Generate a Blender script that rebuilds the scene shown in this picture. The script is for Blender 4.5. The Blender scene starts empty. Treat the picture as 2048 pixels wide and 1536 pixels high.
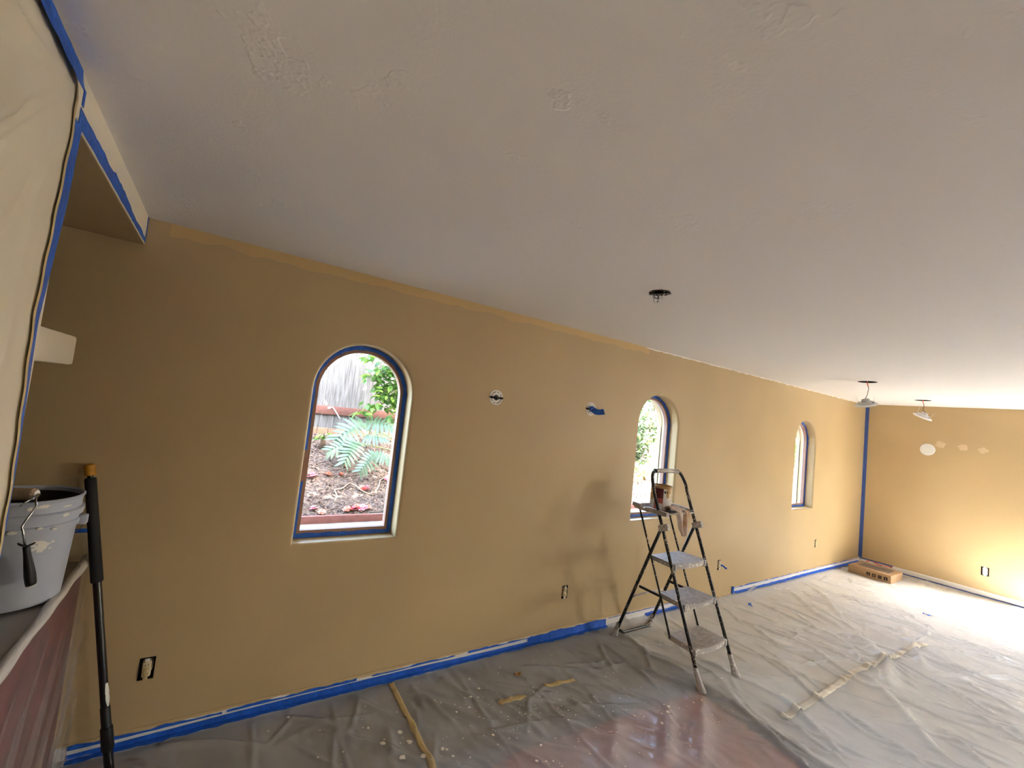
import bpy, bmesh, math, random
import numpy as np
from mathutils import Vector, Matrix
random.seed(7); rng = np.random.default_rng(7)
sc = bpy.context.scene
COL = sc.collection
# ------------------------------------------------------------------ camera
F_PX, YAW, PITCH, ROLL = 870.16, 0.58195, 0.06727, 0.10582
CAM = Vector((0.0, -2.6346, 1.71))
XF = 8.4186      # far wall plane
H = 2.44         # ceiling height
fw = Vector((math.sin(YAW)*math.cos(PITCH), math.cos(YAW)*math.cos(PITCH), math.sin(PITCH)))
r0 = Vector((math.cos(YAW), -math.sin(YAW), 0)); u0 = r0.cross(fw)
r1 = math.cos(ROLL)*r0 + math.sin(ROLL)*u0; u1 = -math.sin(ROLL)*r0 + math.cos(ROLL)*u0
cd = bpy.data.cameras.new('camera'); cam = bpy.data.objects.new('camera', cd); COL.objects.link(cam)
M = Matrix((r1, u1, -fw)).transposed().to_4x4(); M.translation = CAM
cam.matrix_world = M
cd.sensor_width = 36.0; cd.lens = F_PX*36/2048; cd.clip_start = .02; cd.clip_end = 200
sc.camera = cam
# ------------------------------------------------------------------ light
SUN_EL = math.radians(53.4)
SUN_DIR = Vector((.638*math.cos(SUN_EL), -.770*math.cos(SUN_EL), math.sin(SUN_EL)))
w = bpy.data.worlds.new('sky'); sc.world = w; w.use_nodes = True
nt = w.node_tree; nt.nodes.clear()
sky = nt.nodes.new('ShaderNodeTexSky'); sky.sky_type = 'NISHITA'; sky.sun_disc = False
sky.sun_elevation = SUN_EL; sky.sun_rotation = math.atan2(SUN_DIR.x, SUN_DIR.y); sky.air_density = 1.0; sky.dust_density = 4.0
bg = nt.nodes.new('ShaderNodeBackground'); bg.inputs['Strength'].default_value = 0.60
wo = nt.nodes.new('ShaderNodeOutputWorld')
nt.links.new(sky.outputs[0], bg.inputs[0]); nt.links.new(bg.outputs[0], wo.inputs[0])
sl = bpy.data.lights.new('sun', 'SUN'); sl.energy = 6.8; sl.angle = math.radians(.53); sl.color = (.98, .97, .96)
so = bpy.data.objects.new('sun', sl); COL.objects.link(so)
so.rotation_euler = (-SUN_DIR).to_track_quat('-Z', 'Y').to_euler(); so.location = (9, -8, 9)
DOOR_Y0, DOOR_Y1, DOOR_Z = -1.92, -3.12, 2.18
W4_Y0, W4_Y1, W4_Z0, W4_Z1 = -4.35, -5.65, .50, 2.25
W_FILL = (3.55, 3.95, 1.3, 2.0)  # made-up window behind the camera, added to fill the near end with light
def portal(name, loc, rot, sx, sy):
    l = bpy.data.lights.new(name, 'AREA'); l.shape = 'RECTANGLE'; l.size = sx; l.size_y = sy
    l.cycles.is_portal = True
    o = bpy.data.objects.new(name, l); o.location = loc; o.rotation_euler = rot; COL.objects.link(o)
portal('daylight_portal', (XF+.16, (DOOR_Y0+DOOR_Y1)/2, DOOR_Z/2), (0, math.pi/2, 0), DOOR_Z, DOOR_Y0-DOOR_Y1)
portal('daylight_portal', (XF+.16, (W4_Y0+W4_Y1)/2, (W4_Z0+W4_Z1)/2), (0, math.pi/2, 0), W4_Z1-W4_Z0, W4_Y0-W4_Y1)
portal('daylight_portal', ((W_FILL[0]+W_FILL[1])/2, -6.28, (W_FILL[2]+W_FILL[3])/2), (math.pi/2, 0, 0), W_FILL[1]-W_FILL[0], W_FILL[3]-W_FILL[2])
for cx in (.7065, 3.43, 6.45):
    portal('daylight_portal', (cx, .24, 1.46), (-math.pi/2, 0, 0), .56, 1.12)
sc.view_settings.view_transform = 'Standard'; sc.view_settings.look = 'None'
sc.view_settings.gamma = 1.0; sc.view_settings.use_curve_mapping = False
sc.view_settings.exposure = 3.9
cy = sc.cycles
cy.use_denoising = True; cy.max_bounces = 7; cy.diffuse_bounces = 5; cy.transparent_max_bounces = 10
cy.glossy_bounces = 4; cy.sample_clamp_indirect = 2.0; cy.caustics_reflective = False; cy.caustics_refractive = False
cy.use_guiding = False; cy.use_light_tree = False; cy.use_adaptive_sampling = True; cy.adaptive_threshold = .022; cy.adaptive_min_samples = 32

# ------------------------------------------------------------------ helpers
class MB:
    def __init__(s): s.v = []; s.f = []; s.mi = []
    def add(s, vs, fs, mi=0):
        b = len(s.v); s.v += [tuple(x) for x in vs]; s.f += [tuple(i+b for i in f) for f in fs]; s.mi += [mi]*len(fs); return s
    def box(s, a, b, mi=0, rot=None, bev=0):
        x0, y0, z0 = a; x1, y1, z1 = b
        bm = bmesh.new(); bmesh.ops.create_cube(bm, size=1)
        c = Vector(((x0+x1)/2, (y0+y1)/2, (z0+z1)/2))
        for q in bm.verts: q.co = Vector((q.co.x*(x1-x0), q.co.y*(y1-y0), q.co.z*(z1-z0)))
        if bev: bmesh.ops.bevel(bm, geom=bm.edges[:], offset=bev, segments=2, affect='EDGES', profile=.5)
        bm.verts.index_update()
        vs = [(rot @ q.co if rot else q.co)+c for q in bm.verts]; fs = [[q.index for q in f.verts] for f in bm.faces]
        bm.free(); return s.add(vs, fs, mi)
    def tube(s, pts, r, n=10, mi=0, cap=True, flat=1.0):
        pts = [Vector(p) for p in pts]; m = len(pts); rs = r if isinstance(r, (list, tuple)) else [r]*m
        vs = []; up = None
        for i, p in enumerate(pts):
            t = (pts[min(i+1, m-1)]-pts[max(i-1, 0)]).normalized()
            if up is None:
                up = Vector((0, 0, 1)) if abs(t.z) < .9 else Vector((1, 0, 0))
            a = t.cross(up).normalized(); b = a.cross(t).normalized(); up = b
            for k in range(n):
                th = 2*math.pi*k/n; vs.append(p + rs[i]*(math.cos(th)*a + flat*math.sin(th)*b))
        fs = [(i*n+k, i*n+(k+1) % n, (i+1)*n+(k+1) % n, (i+1)*n+k) for i in range(m-1) for k in range(n)]
        if cap: fs += [tuple(range(n-1, -1, -1)), tuple((m-1)*n+k for k in range(n))]
        return s.add(vs, fs, mi)
    def lathe(s, prof, c=(0, 0, 0), n=32, mi=0, mat=None):
        c = Vector(c); vs = []
        for r, z in prof:
            for k in range(n):
                th = 2*math.pi*k/n; q = Vector((r*math.cos(th), r*math.sin(th), z)); vs.append((mat @ q if mat else q)+c)
        m = len(prof)
        fs = [(i*n+k, i*n+(k+1) % n, (i+1)*n+(k+1) % n, (i+1)*n+k) for i in range(m-1) for k in range(n)]
        return s.add(vs, fs, mi)
    def grid(s, fn, nu, nv, mi=0, closed=False):
        vs = [fn(i/(nu-1), j/(nv-1)) for j in range(nv) for i in range(nu)]
        fs = [(j*nu+i, j*nu+i+1, (j+1)*nu+i+1, (j+1)*nu+i) for j in range(nv-1) for i in range(nu-1)]
        return s.add(vs, fs, mi)
    def build(s, name, mats, parent=None, smooth=False):
        me = bpy.data.meshes.new(name); me.from_pydata(s.v, [], s.f)
        mats = mats if isinstance(mats, (list, tuple)) else [mats]
        for m in mats: me.materials.append(m)
        if len(mats) > 1: me.polygons.foreach_set('material_index', s.mi)
        if smooth:
            me.polygons.foreach_set('use_smooth', [True]*len(me.polygons))
            if smooth != 'all':
                try: me.set_sharp_from_angle(angle=math.radians(35))
                except Exception: pass
        me.update()
        o = bpy.data.objects.new(name, me); COL.objects.link(o)
        if parent: o.parent = parent
        return o
def tag(o, label=None, cat=None, group=None, kind=None):
    for k, v in (('label', label), ('category', cat), ('group', group), ('kind', kind)):
        if v: o[k] = v
    return o
def empty(name, loc=(0, 0, 0)):
    o = bpy.data.objects.new(name, None); o.location = loc; o.empty_display_size = .05; COL.objects.link(o); return o
def rootpart(o, root):            # parent while the mesh keeps its world coordinates
    o.parent = root; o.matrix_parent_inverse = Matrix.Translation(root.location).inverted(); return o
def copy_tree(o, parent=None):
    c = o.copy(); COL.objects.link(c); c.parent = parent
    for ch in list(o.children): copy_tree(ch, c)
    return c

def lin(c):
    return tuple((x/255/12.92 if x/255 <= .04045 else ((x/255+.055)/1.055)**2.4) for x in c)
class N:
    def __init__(s, m): s.t = m.node_tree; s.n = s.t.nodes; s.l = s.t.links
    def new(s, t, **kw):
        n = s.n.new('ShaderNode'+t)
        for k, v in kw.items():
            if k.startswith('_'): setattr(n, k[1:], v)
            else: n.inputs[k.replace('__', ' ')].default_value = v
        return n
    def link(s, a, b): s.l.new(a, b)
    def pos(s): return s.new('NewGeometry').outputs['Position']
    def noise(s, scale, detail=3, rough=.55, vec=None, dist=0):
        n = s.new('TexNoise', Scale=scale, Detail=detail, Roughness=rough, Distortion=dist)
        s.link(vec if vec else s.pos(), n.inputs['Vector']); return n.outputs['Fac']
    def math(s, op, a, b=None, clamp=False):
        n = s.new('Math', _operation=op); n.use_clamp = clamp
        for i, x in enumerate((a, b)):
            if x is None: continue
            if isinstance(x, (int, float)): n.inputs[i].default_value = x
            else: s.link(x, n.inputs[i])
        return n.outputs[0]
    def ramp(s, fac, stops, interp='LINEAR'):
        n = s.new('ValToRGB'); cr = n.color_ramp; cr.interpolation = interp
        while len(cr.elements) < len(stops): cr.elements.new(.5)
        for e, (p, c) in zip(cr.elements, stops): e.position = p; e.color = (*c, 1) if len(c) == 3 else c
        s.link(fac, n.inputs[0]); return n.outputs[0]
    def mix(s, fac, a, b, blend='MIX'):
        n = s.new('Mix', _data_type='RGBA', _blend_type=blend)
        for i, x in ((0, fac), (6, a), (7, b)):
            if isinstance(x, (int, float)): n.inputs[i].default_value = x
            elif isinstance(x, tuple): n.inputs[i].default_value = (*x, 1)
            else: s.link(x, n.inputs[i])
        return n.outputs[2]
    def sep(s, v):
        n = s.new('SeparateXYZ'); s.link(v, n.inputs[0]); return n.outputs
    def scale(s, v, xyz):
        n = s.new('Mapping'); n.inputs['Scale'].default_value = xyz; s.link(v, n.inputs['Vector']); return n.outputs[0]
def mat(name, col, rough=.5, metal=0., spec=.5, var=0., vscale=8., bump=0., bscale=60., col2=None, coat=0.):
    m = bpy.data.materials.new(name); m.use_nodes = True; b = m.node_tree.nodes['Principled BSDF']; k = N(m)
    b.inputs['Base Color'].default_value = (*col, 1); b.inputs['Roughness'].default_value = rough
    b.inputs['Metallic'].default_value = metal; b.inputs['Specular IOR Level'].default_value = spec; b.inputs['Coat Weight'].default_value = coat
    if var or col2:
        f = k.noise(vscale, 2)
        c2 = col2 or tuple(max(0, x*(1-var)) for x in col)
        k.link(k.ramp(f, ((.35, c2), (.65, col))), b.inputs['Base Color'])
    if bump:
        bp = k.new('Bump', Strength=bump, Distance=.01); k.link(k.noise(bscale, 1), bp.inputs['Height']); k.link(bp.outputs[0], b.inputs['Normal'])
    return m
def bsdf(m): return m.node_tree.nodes['Principled BSDF']
# ------------------------------------------------------------------ materials
WALLC = lin((194, 168, 124)); WHITE = lin((238, 232, 222))
def wall_material(name, cutin):
    m = mat(name, WALLC, .48, spec=.5); k = N(m); b = bsdf(m); P = k.pos(); x, y, z = k.sep(P)
    blot = k.noise(1.3, 1); base = k.ramp(blot, ((.3, tuple(c*.95 for c in WALLC)), (.7, tuple(min(1, c*1.04) for c in WALLC))))
    if cutin:
        n1 = k.noise(5, 2); d = k.math('SUBTRACT', H, z)
        edge = k.math('ADD', .012, k.math('MULTIPLY', n1, .085))
        inb = k.math('LESS_THAN', d, edge)
        inx = k.math('MULTIPLY', k.math('LESS_THAN', x, 3.2), k.math('GREATER_THAN', x, -.3))
        wet = k.math('MULTIPLY', inb, inx)
        base = k.mix(k.math('MULTIPLY', wet, .55), base, tuple(lin((222, 186, 122))))
        n2 = k.noise(9, 1); e2 = k.math('ADD', -.006, k.math('MULTIPLY', n2, .032))
        strip = k.math('MULTIPLY', k.math('LESS_THAN', d, e2), k.math('GREATER_THAN', x, 3.15))
        base = k.mix(strip, base, WHITE)
    k.link(base, b.inputs['Base Color'])
    h1 = k.noise(140, 0); h2 = k.noise(9, 3, .6)
    tro = k.ramp(h2, ((.60, (0, 0, 0)), (.64, (1, 1, 1))))
    hh = k.math('ADD', k.math('MULTIPLY', h1, .25), k.math('MULTIPLY', tro, .35))
    bp = k.new('Bump', Strength=.22, Distance=.004); k.link(hh, bp.inputs['Height']); k.link(bp.outputs[0], b.inputs['Normal'])
    return m
M_wall = wall_material('wall_paint_tan', True)
M_wall2 = wall_material('wall_paint_tan_far', False)
def ceiling_material():
    m = mat('ceiling_paint', lin((245, 242, 239)), .7, spec=.25); k = N(m); b = bsdf(m)
    h1 = k.noise(110, 0); h2 = k.noise(5.5, 4, .68)
    tro = k.ramp(h2, ((.615, (0, 0, 0)), (.65, (1, 1, 1)), (.70, (.4, .4, .4))))
    hh = k.math('ADD', k.math('MULTIPLY', h1, .2), k.math('MULTIPLY', tro, .5))
    bp = k.new('Bump', Strength=.42, Distance=.006); k.link(hh, bp.inputs['Height']); k.link(bp.outputs[0], b.inputs['Normal'])
    return m
M_ceil = ceiling_material()
M_white = mat('white_trim_paint', lin((232, 228, 222)), .45, var=.05, vscale=3)
M_baseL = mat('white_trim_tan_edge', lin((232, 228, 222)), .45); k = N(M_baseL); x_, y_, z_ = k.sep(k.pos())
k.link(k.mix(k.math('GREATER_THAN', z_, k.math('ADD', .062, k.math('MULTIPLY', k.noise(7, 2), .024))), lin((232, 228, 222)), WALLC), bsdf(M_baseL).inputs['Base Color'])
M_header = mat('cream_header_paint', lin((240, 229, 206)), .6)
M_soffit = mat('soffit_paint', WALLC, .7, var=.06)
M_floor = mat('dark_carpet', lin((60, 56, 58)), .9, var=.35, vscale=5, bump=.3, bscale=300)
M_rug = mat('red_rug', lin((182, 84, 54)), .9, var=.25, vscale=6, bump=.3, bscale=300)
M_canvas = mat('canvas', lin((240, 237, 232)), .85, var=.10, vscale=2.2, bump=.2, bscale=500)
M_blue = mat('blue_masking_tape', lin((30, 98, 205)), .55, var=.22, vscale=26, bump=.35, bscale=70)
M_bluec = mat('blue_masking_tape_corner', lin((62, 92, 165)), .55, var=.15, vscale=20)  # paler copy of the blue tape: lens flare painted into its colour
M_beige = mat('beige_masking_tape', lin((205, 180, 128)), .65, var=.14, vscale=30, bump=.25, bscale=120)
M_black = mat('black_plastic', lin((26, 25, 26)), .42, spec=.5)
M_foam = mat('black_foam', lin((20, 19, 20)), .75)
M_blackmetal = mat('black_painted_metal', lin((18, 17, 17)), .18, spec=.7)
M_yellow = mat('yellow_plastic', lin((214, 150, 30)), .5, var=.35, vscale=40)
M_chrome = mat('chrome', lin((200, 200, 202)), .22, metal=1)
M_paint = mat('dried_white_paint', lin((236, 232, 222)), .55, bump=.2, bscale=150)
M_frame = mat('mauve_window_frame', lin((158, 122, 104)), .45, var=.1)
M_framew = mat('white_window_stop', lin((225, 232, 238)), .4)
M_cream = mat('cream_plastic', lin((232, 214, 170)), .45, var=.12, vscale=50)
M_dark = mat('dark_void', lin((16, 13, 11)), .8)
M_boxmetal = mat('dark_box_metal', lin((52, 46, 40)), .45, metal=.6)
M_galv = mat('galvanised', lin((246, 242, 232)), .35, var=.12, vscale=60)  # near-white base colour stands in for the metal's bright reflection
M_orange = mat('orange_plastic', lin((236, 92, 58)), .5, var=.15, vscale=30)
M_card = mat('cardboard', lin((160, 130, 96)), .8, var=.10, vscale=12, bump=.08, bscale=200)
M_card2 = mat('printed_cardboard', lin((104, 92, 82)), .75, var=.1, vscale=12)
M_ink = mat('black_ink', lin((30, 26, 24)), .8)
def spatter(name, base, spot, scale, thr, rough):
    m = mat(name, base, rough); k = N(m); b = bsdf(m)
    f = k.math('MULTIPLY', k.noise(scale, 3, .6), k.math('ADD', .55, k.math('MULTIPLY', k.noise(7, 2), .9)))
    k.link(k.ramp(f, ((thr, base), (thr+.02, spot))), b.inputs['Base Color']); return m
M_rail = spatter('paint_spattered_black_metal', lin((26, 22, 21)), lin((205, 190, 165)), 95, .62, .35)
M_grey = spatter('paint_dusted_grey_plastic', lin((178, 170, 164)), lin((222, 216, 206)), 60, .56, .6)
def tread_material():
    m = mat('grey_tread_plastic', lin((172, 160, 150)), .6); k = N(m); b = bsdf(m)
    P = k.pos()
    br = k.new('TexBrick', Scale=1.0); br.offset = .5; br.inputs['Brick Width'].default_value = .024; br.inputs['Row Height'].default_value = .011
    br.inputs['Mortar Size'].default_value = .0022; br.inputs['Color1'].default_value = (1, 1, 1, 1); br.inputs['Color2'].default_value = (.9, .9, .9, 1); br.inputs['Mortar'].default_value = (0, 0, 0, 1)
    rot = k.new('Mapping'); rot.inputs['Rotation'].default_value = (0, 0, math.radians(90)); k.link(P, rot.inputs['Vector']); k.link(rot.outputs[0], br.inputs['Vector'])
    dirt = k.noise(40, 3)
    c = k.mix(k.math('MULTIPLY', br.outputs['Fac'], .55), k.ramp(dirt, ((.35, lin((176, 166, 158))), (.7, lin((218, 210, 202))))), lin((104, 94, 88)))
    k.link(c, b.inputs['Base Color'])
    bp = k.new('Bump', Strength=.9, Distance=.003); k.link(br.outputs['Color'], bp.inputs['Height']); k.link(bp.outputs[0], b.inputs['Normal'])
    return m
M_tread = tread_material()
def plastic(name, col, milky, rough=.3, nscale=3., nvar=.12, bump=.35, bscale=22, mx=None):
    m = bpy.data.materials.new(name); m.use_nodes = True; k = N(m); b = bsdf(m); out = m.node_tree.nodes['Material Output']
    b.inputs['Base Color'].default_value = (*col, 1); b.inputs['Roughness'].default_value = rough
    tr = k.new('BsdfTransparent'); mxs = k.new('MixShader')
    f = k.math('ADD', milky-nvar, k.math('MULTIPLY', k.noise(nscale, 1), 2*nvar), clamp=True)
    k.link(f, mxs.inputs[0]); k.link(tr.outputs[0], mxs.inputs[1]); k.link(b.outputs[0], mxs.inputs[2]); k.link(mxs.outputs[0], out.inputs['Surface'])
    if bump:
        v = k.scale(k.pos(), (1.0, .45, 1.0)); h = k.noise(bscale, 2, .6, vec=v)
        bp = k.new('Bump', Strength=bump, Distance=.008); k.link(h, bp.inputs['Height']); k.link(bp.outputs[0], b.inputs['Normal'])
    return m
M_sheet = plastic('clear_drop_cloth', lin((233, 233, 234)), .46, .2, bump=.55)
M_curt = plastic('milky_masking_film', lin((242, 232, 208)), .93, .45, nvar=.05, bump=.25, bscale=14)
M_drape = plastic('thin_clear_plastic', lin((206, 198, 194)), .15, .2, nvar=.08, bump=.5, bscale=30)
M_roll = plastic('bunched_plastic', lin((226, 216, 204)), .85, .35, nvar=.08, bump=.6, bscale=60)
M_pony = mat('dark_red_paint', lin((118, 52, 44)), .7, var=.35, vscale=7)
M_ctop = mat('grey_counter', lin((176, 164, 148)), .5, var=.15, vscale=9)
def glass_material():
    m = bpy.data.materials.new('window_glass'); m.use_nodes = True; k = N(m); m.node_tree.nodes.remove(bsdf(m)); out = m.node_tree.nodes['Material Output']
    tr = k.new('BsdfTransparent'); gl = k.new('BsdfGlossy', Roughness=.02); mx = k.new('MixShader'); mx.inputs[0].default_value = .035
    tr.inputs[0].default_value = (.93, .96, .95, 1)
    k.link(tr.outputs[0], mx.inputs[1]); k.link(gl.outputs[0], mx.inputs[2]); k.link(mx.outputs[0], out.inputs['Surface']); return m
M_glass = glass_material()

# ------------------------------------------------------------------ room shell
def arch(cx, hw, z0, z1, d, n=10, na=24):
    """closed outline of an arched opening, offset outward by d: list of (x, z), counter-clockwise seen from the room."""
    h = hw+d; zb = z0-d; zs = z1-hw; pts = []
    for i in range(n): pts.append((cx+h, zb+(zs-zb)*i/n))
    for i in range(na): t = math.pi*i/na; pts.append((cx+h*math.cos(t), zs+h*math.sin(t)))
    for i in range(n): pts.append((cx-h, zs+(zb-zs)*i/n))
    for i in range(n): pts.append((cx-h+2*h*i/n, zb))
    return pts
def circ(cx, cz, r, n=32): return [(cx+r*math.cos(2*math.pi*i/n), cz+r*math.sin(2*math.pi*i/n)) for i in range(n)]
def rect_loop(x0, x1, z0, z1, n=6):
    c = [(x1, z0), (x1, z1), (x0, z1), (x0, z0)]; p = []
    for i in range(4):
        a, b = c[i], c[(i+1) % 4]
        p += [(a[0]+(b[0]-a[0])*j/n, a[1]+(b[1]-a[1])*j/n) for j in range(n)]
    return p
def to_rect(loop, x0, x1, z0, z1):
    """project a loop from its centre to a rectangle, snapping the nearest samples to the corners."""
    cx = sum(p[0] for p in loop)/len(loop); cz = sum(p[1] for p in loop)/len(loop); out = []
    for px, pz in loop:
        dx, dz = px-cx, pz-cz; t = 1e9
        if dx > 1e-9: t = min(t, (x1-cx)/dx)
        if dx < -1e-9: t = min(t, (x0-cx)/dx)
        if dz > 1e-9: t = min(t, (z1-cz)/dz)
        if dz < -1e-9: t = min(t, (z0-cz)/dz)
        out.append([cx+dx*t, cz+dz*t])
    for c in ((x0, z0), (x0, z1), (x1, z0), (x1, z1)):
        i = min(range(len(out)), key=lambda q: (out[q][0]-c[0])**2+(out[q][1]-c[1])**2); out[i] = list(c)
    return out
def panel(mb, U0, U1, V0, V1, feats, P):
    """flat panel with holes; feats: (u0,u1,v0,v1, list of (loop, depth)); P(u,v,depth) -> 3-D point. First loop joins the cell border."""
    feats = sorted(feats, key=lambda f: f[0]); u = U0
    def quad(a, b, c, d):
        if b-a > 1e-6 and d-c > 1e-6: mb.add([P(a, c, 0), P(b, c, 0), P(b, d, 0), P(a, d, 0)], [(0, 1, 2, 3)])
    for u0, u1, v0, v1, loops in feats:
        quad(u, u0, V0, V1); quad(u0, u1, V0, v0); quad(u0, u1, v1, V1); u = u1
        rings = [[(a, b, 0) for a, b in to_rect(loops[0][0], u0, u1, v0, v1)]]+[[(a, b, d) for a, b in L] for L, d in loops]
        n = len(rings[0]); vs = [P(*q) for r in rings for q in r]
        fs = [(i*n+k, i*n+(k+1) % n, (i+1)*n+(k+1) % n, (i+1)*n+k) for i in range(len(rings)-1) for k in range(n)]
        mb.add(vs, fs)
    quad(u, U1, V0, V1)
HW, WZ0, WZ1, BN = .287, .877, 2.026, .018
WINX = (.7065, 3.43, 6.45)
feats = []
for cx in WINX:
    loops = [(arch(cx, HW, WZ0, WZ1, BN*(1-math.sin(a))), BN*(1-math.cos(a))) for a in [math.pi/2*i/6 for i in range(7)]]
    loops.append((arch(cx, HW, WZ0, WZ1, 0), .20))
    feats.append((cx-.36, cx+.36, .70, 2.24, loops))
BOXW, BOXH = .026, .047
OUT = [(-.131, .348), (2.436, .353), (4.596, .344), (6.898, .396)]
for ox, oz in OUT:
    feats.append((ox-.06, ox+.06, oz-.09, oz+.09, [(rect_loop(ox-BOXW-.004, ox+BOXW+.004, oz-BOXH-.004, oz+BOXH+.004), 0.0), (rect_loop(ox-BOXW-.004, ox+BOXW+.004, oz-BOXH-.004, oz+BOXH+.004), .07)]))
JB = [(1.611, 1.810), (2.531, 1.815)]
feats.append((1.611-.07, 1.611+.07, 1.74, 1.88, [(circ(1.611, 1.81, .046), 0.), (circ(1.611, 1.81, .046), .06)]))
# the second sconce box overlaps the outlet's column only above it: keep the columns apart
feats.append((2.531-.034, 2.531+.07, 1.74, 1.89, [(circ(2.531, 1.815, .033), 0.), (circ(2.531, 1.815, .033), .06)]))
mb = MB(); panel(mb, -3.4, XF, 0., H, feats, lambda u, v, d: (u, d, v))
mb.box((-3.4, .2, 2.3), (XF+.3, .24, 2.7)); mb.box((-3.4, .2, -.2), (XF+.3, .24, .30))
wl = mb.build('wall_left', M_wall, smooth=True); tag(wl, 'long tan painted wall with three arched windows', 'wall', kind='structure')
# exterior skin between the windows
mb = MB(); panel(mb, -3.4, XF+.3, 0.0, 2.7, [(cx-.42, cx+.42, .70, 2.24, [(arch(cx, HW, WZ0, WZ1, .0), 0.), (arch(cx, HW, WZ0, WZ1, .0), -.05)]) for cx in WINX], lambda u, v, d: (u, .24+d, v))
o = mb.build('stucco_exterior', mat('exterior_stucco', lin((214, 196, 166)), .9, bump=.4, bscale=90), wl)
# far wall with a patio door and a window beyond the frame of the photograph
OUTF = (-1.334, .332)
mb = MB()
ff = [(-OUTF[0]-.08, -OUTF[0]+.08, OUTF[1]-.1, OUTF[1]+.1, [(rect_loop(-OUTF[0]-.037, -OUTF[0]+.037, OUTF[1]-.055, OUTF[1]+.055), 0.), (rect_loop(-OUTF[0]-.037, -OUTF[0]+.037, OUTF[1]-.055, OUTF[1]+.055), .07)])]
panel(mb, 0, -DOOR_Y0, 0, H, ff, lambda u, v, d: (XF+d, -u, v))
mb.box((XF, DOOR_Y1, DOOR_Z), (XF+.18, DOOR_Y0, H+.2)); mb.box((XF, W4_Y0, 0), (XF+.18, DOOR_Y1, H+.2))
mb.box((XF, W4_Y1, 0), (XF+.18, W4_Y0, W4_Z0)); mb.box((XF, W4_Y1, W4_Z1), (XF+.18, W4_Y0, H+.2)); mb.box((XF, -6.2, 0), (XF+.18, W4_Y1, H+.2))
mb.box((XF+.1, DOOR_Y0, 0), (XF+.18, 0.24, H+.2)); mb.box((XF+.001, DOOR_Y0, 0), (XF+.18, DOOR_Y0+.002, H))
wf = mb.build('wall_far', M_wall2, smooth=False); tag(wf, 'tan end wall with round white cover and patched spots', 'wall', kind='structure')
mb = MB(); mb.box((-3.4, -6.3, 0), (W_FILL[0], -6.1, H+.2)); mb.box((W_FILL[1], -6.3, 0), (XF+.18, -6.1, H+.2))
mb.box((W_FILL[0], -6.3, 0), (W_FILL[1], -6.1, W_FILL[2])); mb.box((W_FILL[0], -6.3, W_FILL[3]), (W_FILL[1], -6.1, H+.2)); tag(mb.build('wall_right', M_wall2), 'tan wall behind the camera', 'wall', kind='structure')
mb = MB(); mb.box((-3.6, -6.3, 0), (-3.4, .24, H+.2)); tag(mb.build('wall_back', M_wall2), 'tan kitchen end wall', 'wall', kind='structure')
# divider (masked) wall, header and half wall of the kitchen opening
XD = -.385
mb = MB(); mb.box((-.52, -6.1, 0), (XD, -1.12, H)); mb.box((-.52, -1.12, 2.312), (XD, 0, H)); mb.box((-.52,-1.12,2.312),(XD,-1.119,2.313))
hd = mb.build('wall_divider', M_header); mb = MB(); mb.box((-.52, -1.119, 2.3085), (XD-.001, -.0005, 2.3118)); mb.box((-.5205, -1.119, 2.3085), (-.5200, 0, 2.44)); mb.build('painted_underside', M_soffit, hd); tag(hd, 'cream header wall over the kitchen opening', 'wall', kind='structure')
mb = MB(); mb.box((-3.4, -6.1, 2.31), (-.52, 0, 2.40)); tag(mb.build('ceiling_kitchen', M_soffit), 'dark brown soffit inside the kitchen opening', 'ceiling', kind='structure')
mb = MB(); mb.box((-.54, -1.12, 0), (-.41, 0, .835)); pw = mb.build('wall_half', M_pony); tag(pw, 'dark red half wall under the plastic sheet', 'wall', kind='structure')
mb = MB(); mb.box((-1.05, -1.12, .835), (-.405, 0, .87), bev=.008); mb.build('counter_slab', M_ctop, pw, smooth=True)
# ceiling with holes
LT = [(5.657, -.868), (7.542, -.874)]; CB = (1.881, -1.122)
cf = []
for lx, ly in LT: cf.append((lx-.16, lx+.16, -ly-.16, -ly+.16, [(circ(lx, -ly, .082), 0.), (circ(lx, -ly, .082), .14)]))
cf.append((CB[0]-.1, CB[0]+.1, -CB[1]-.1, -CB[1]+.1, [(circ(CB[0], -CB[1], .05, 8), 0.), (circ(CB[0], -CB[1], .05, 8), .06)]))
mb = MB(); panel(mb, -3.4, XF, 0., 6.1, cf, lambda u, v, d: (u, -v, H+d))
mb.box((-3.6, -6.3, 2.62), (XF+.25, .24, 2.72))
ce = mb.build('ceiling', M_ceil); tag(ce, 'white skip-trowel ceiling', 'ceiling', kind='structure')
mb = MB(); mb.box((-3.8, -6.5, 2.72), (XF+.2, 1.38, 2.86)); mb.box((-3.8, .24, 2.66), (XF+.2, 1.38, 2.72)); tag(mb.build('roof', mat('roof_board', lin((150, 140, 128)), .9)), 'flat roof edge with short eave', 'roof', kind='structure')  # eave lengthened out of view so the planted bank lies in shade
mb = MB(); mb.box((-3.4, -6.1, -.12), (XF, 0.0, 0)); fl = mb.build('floor', M_floor); tag(fl, 'dark brown floor under the drop cloths', 'floor', kind='structure')

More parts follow.
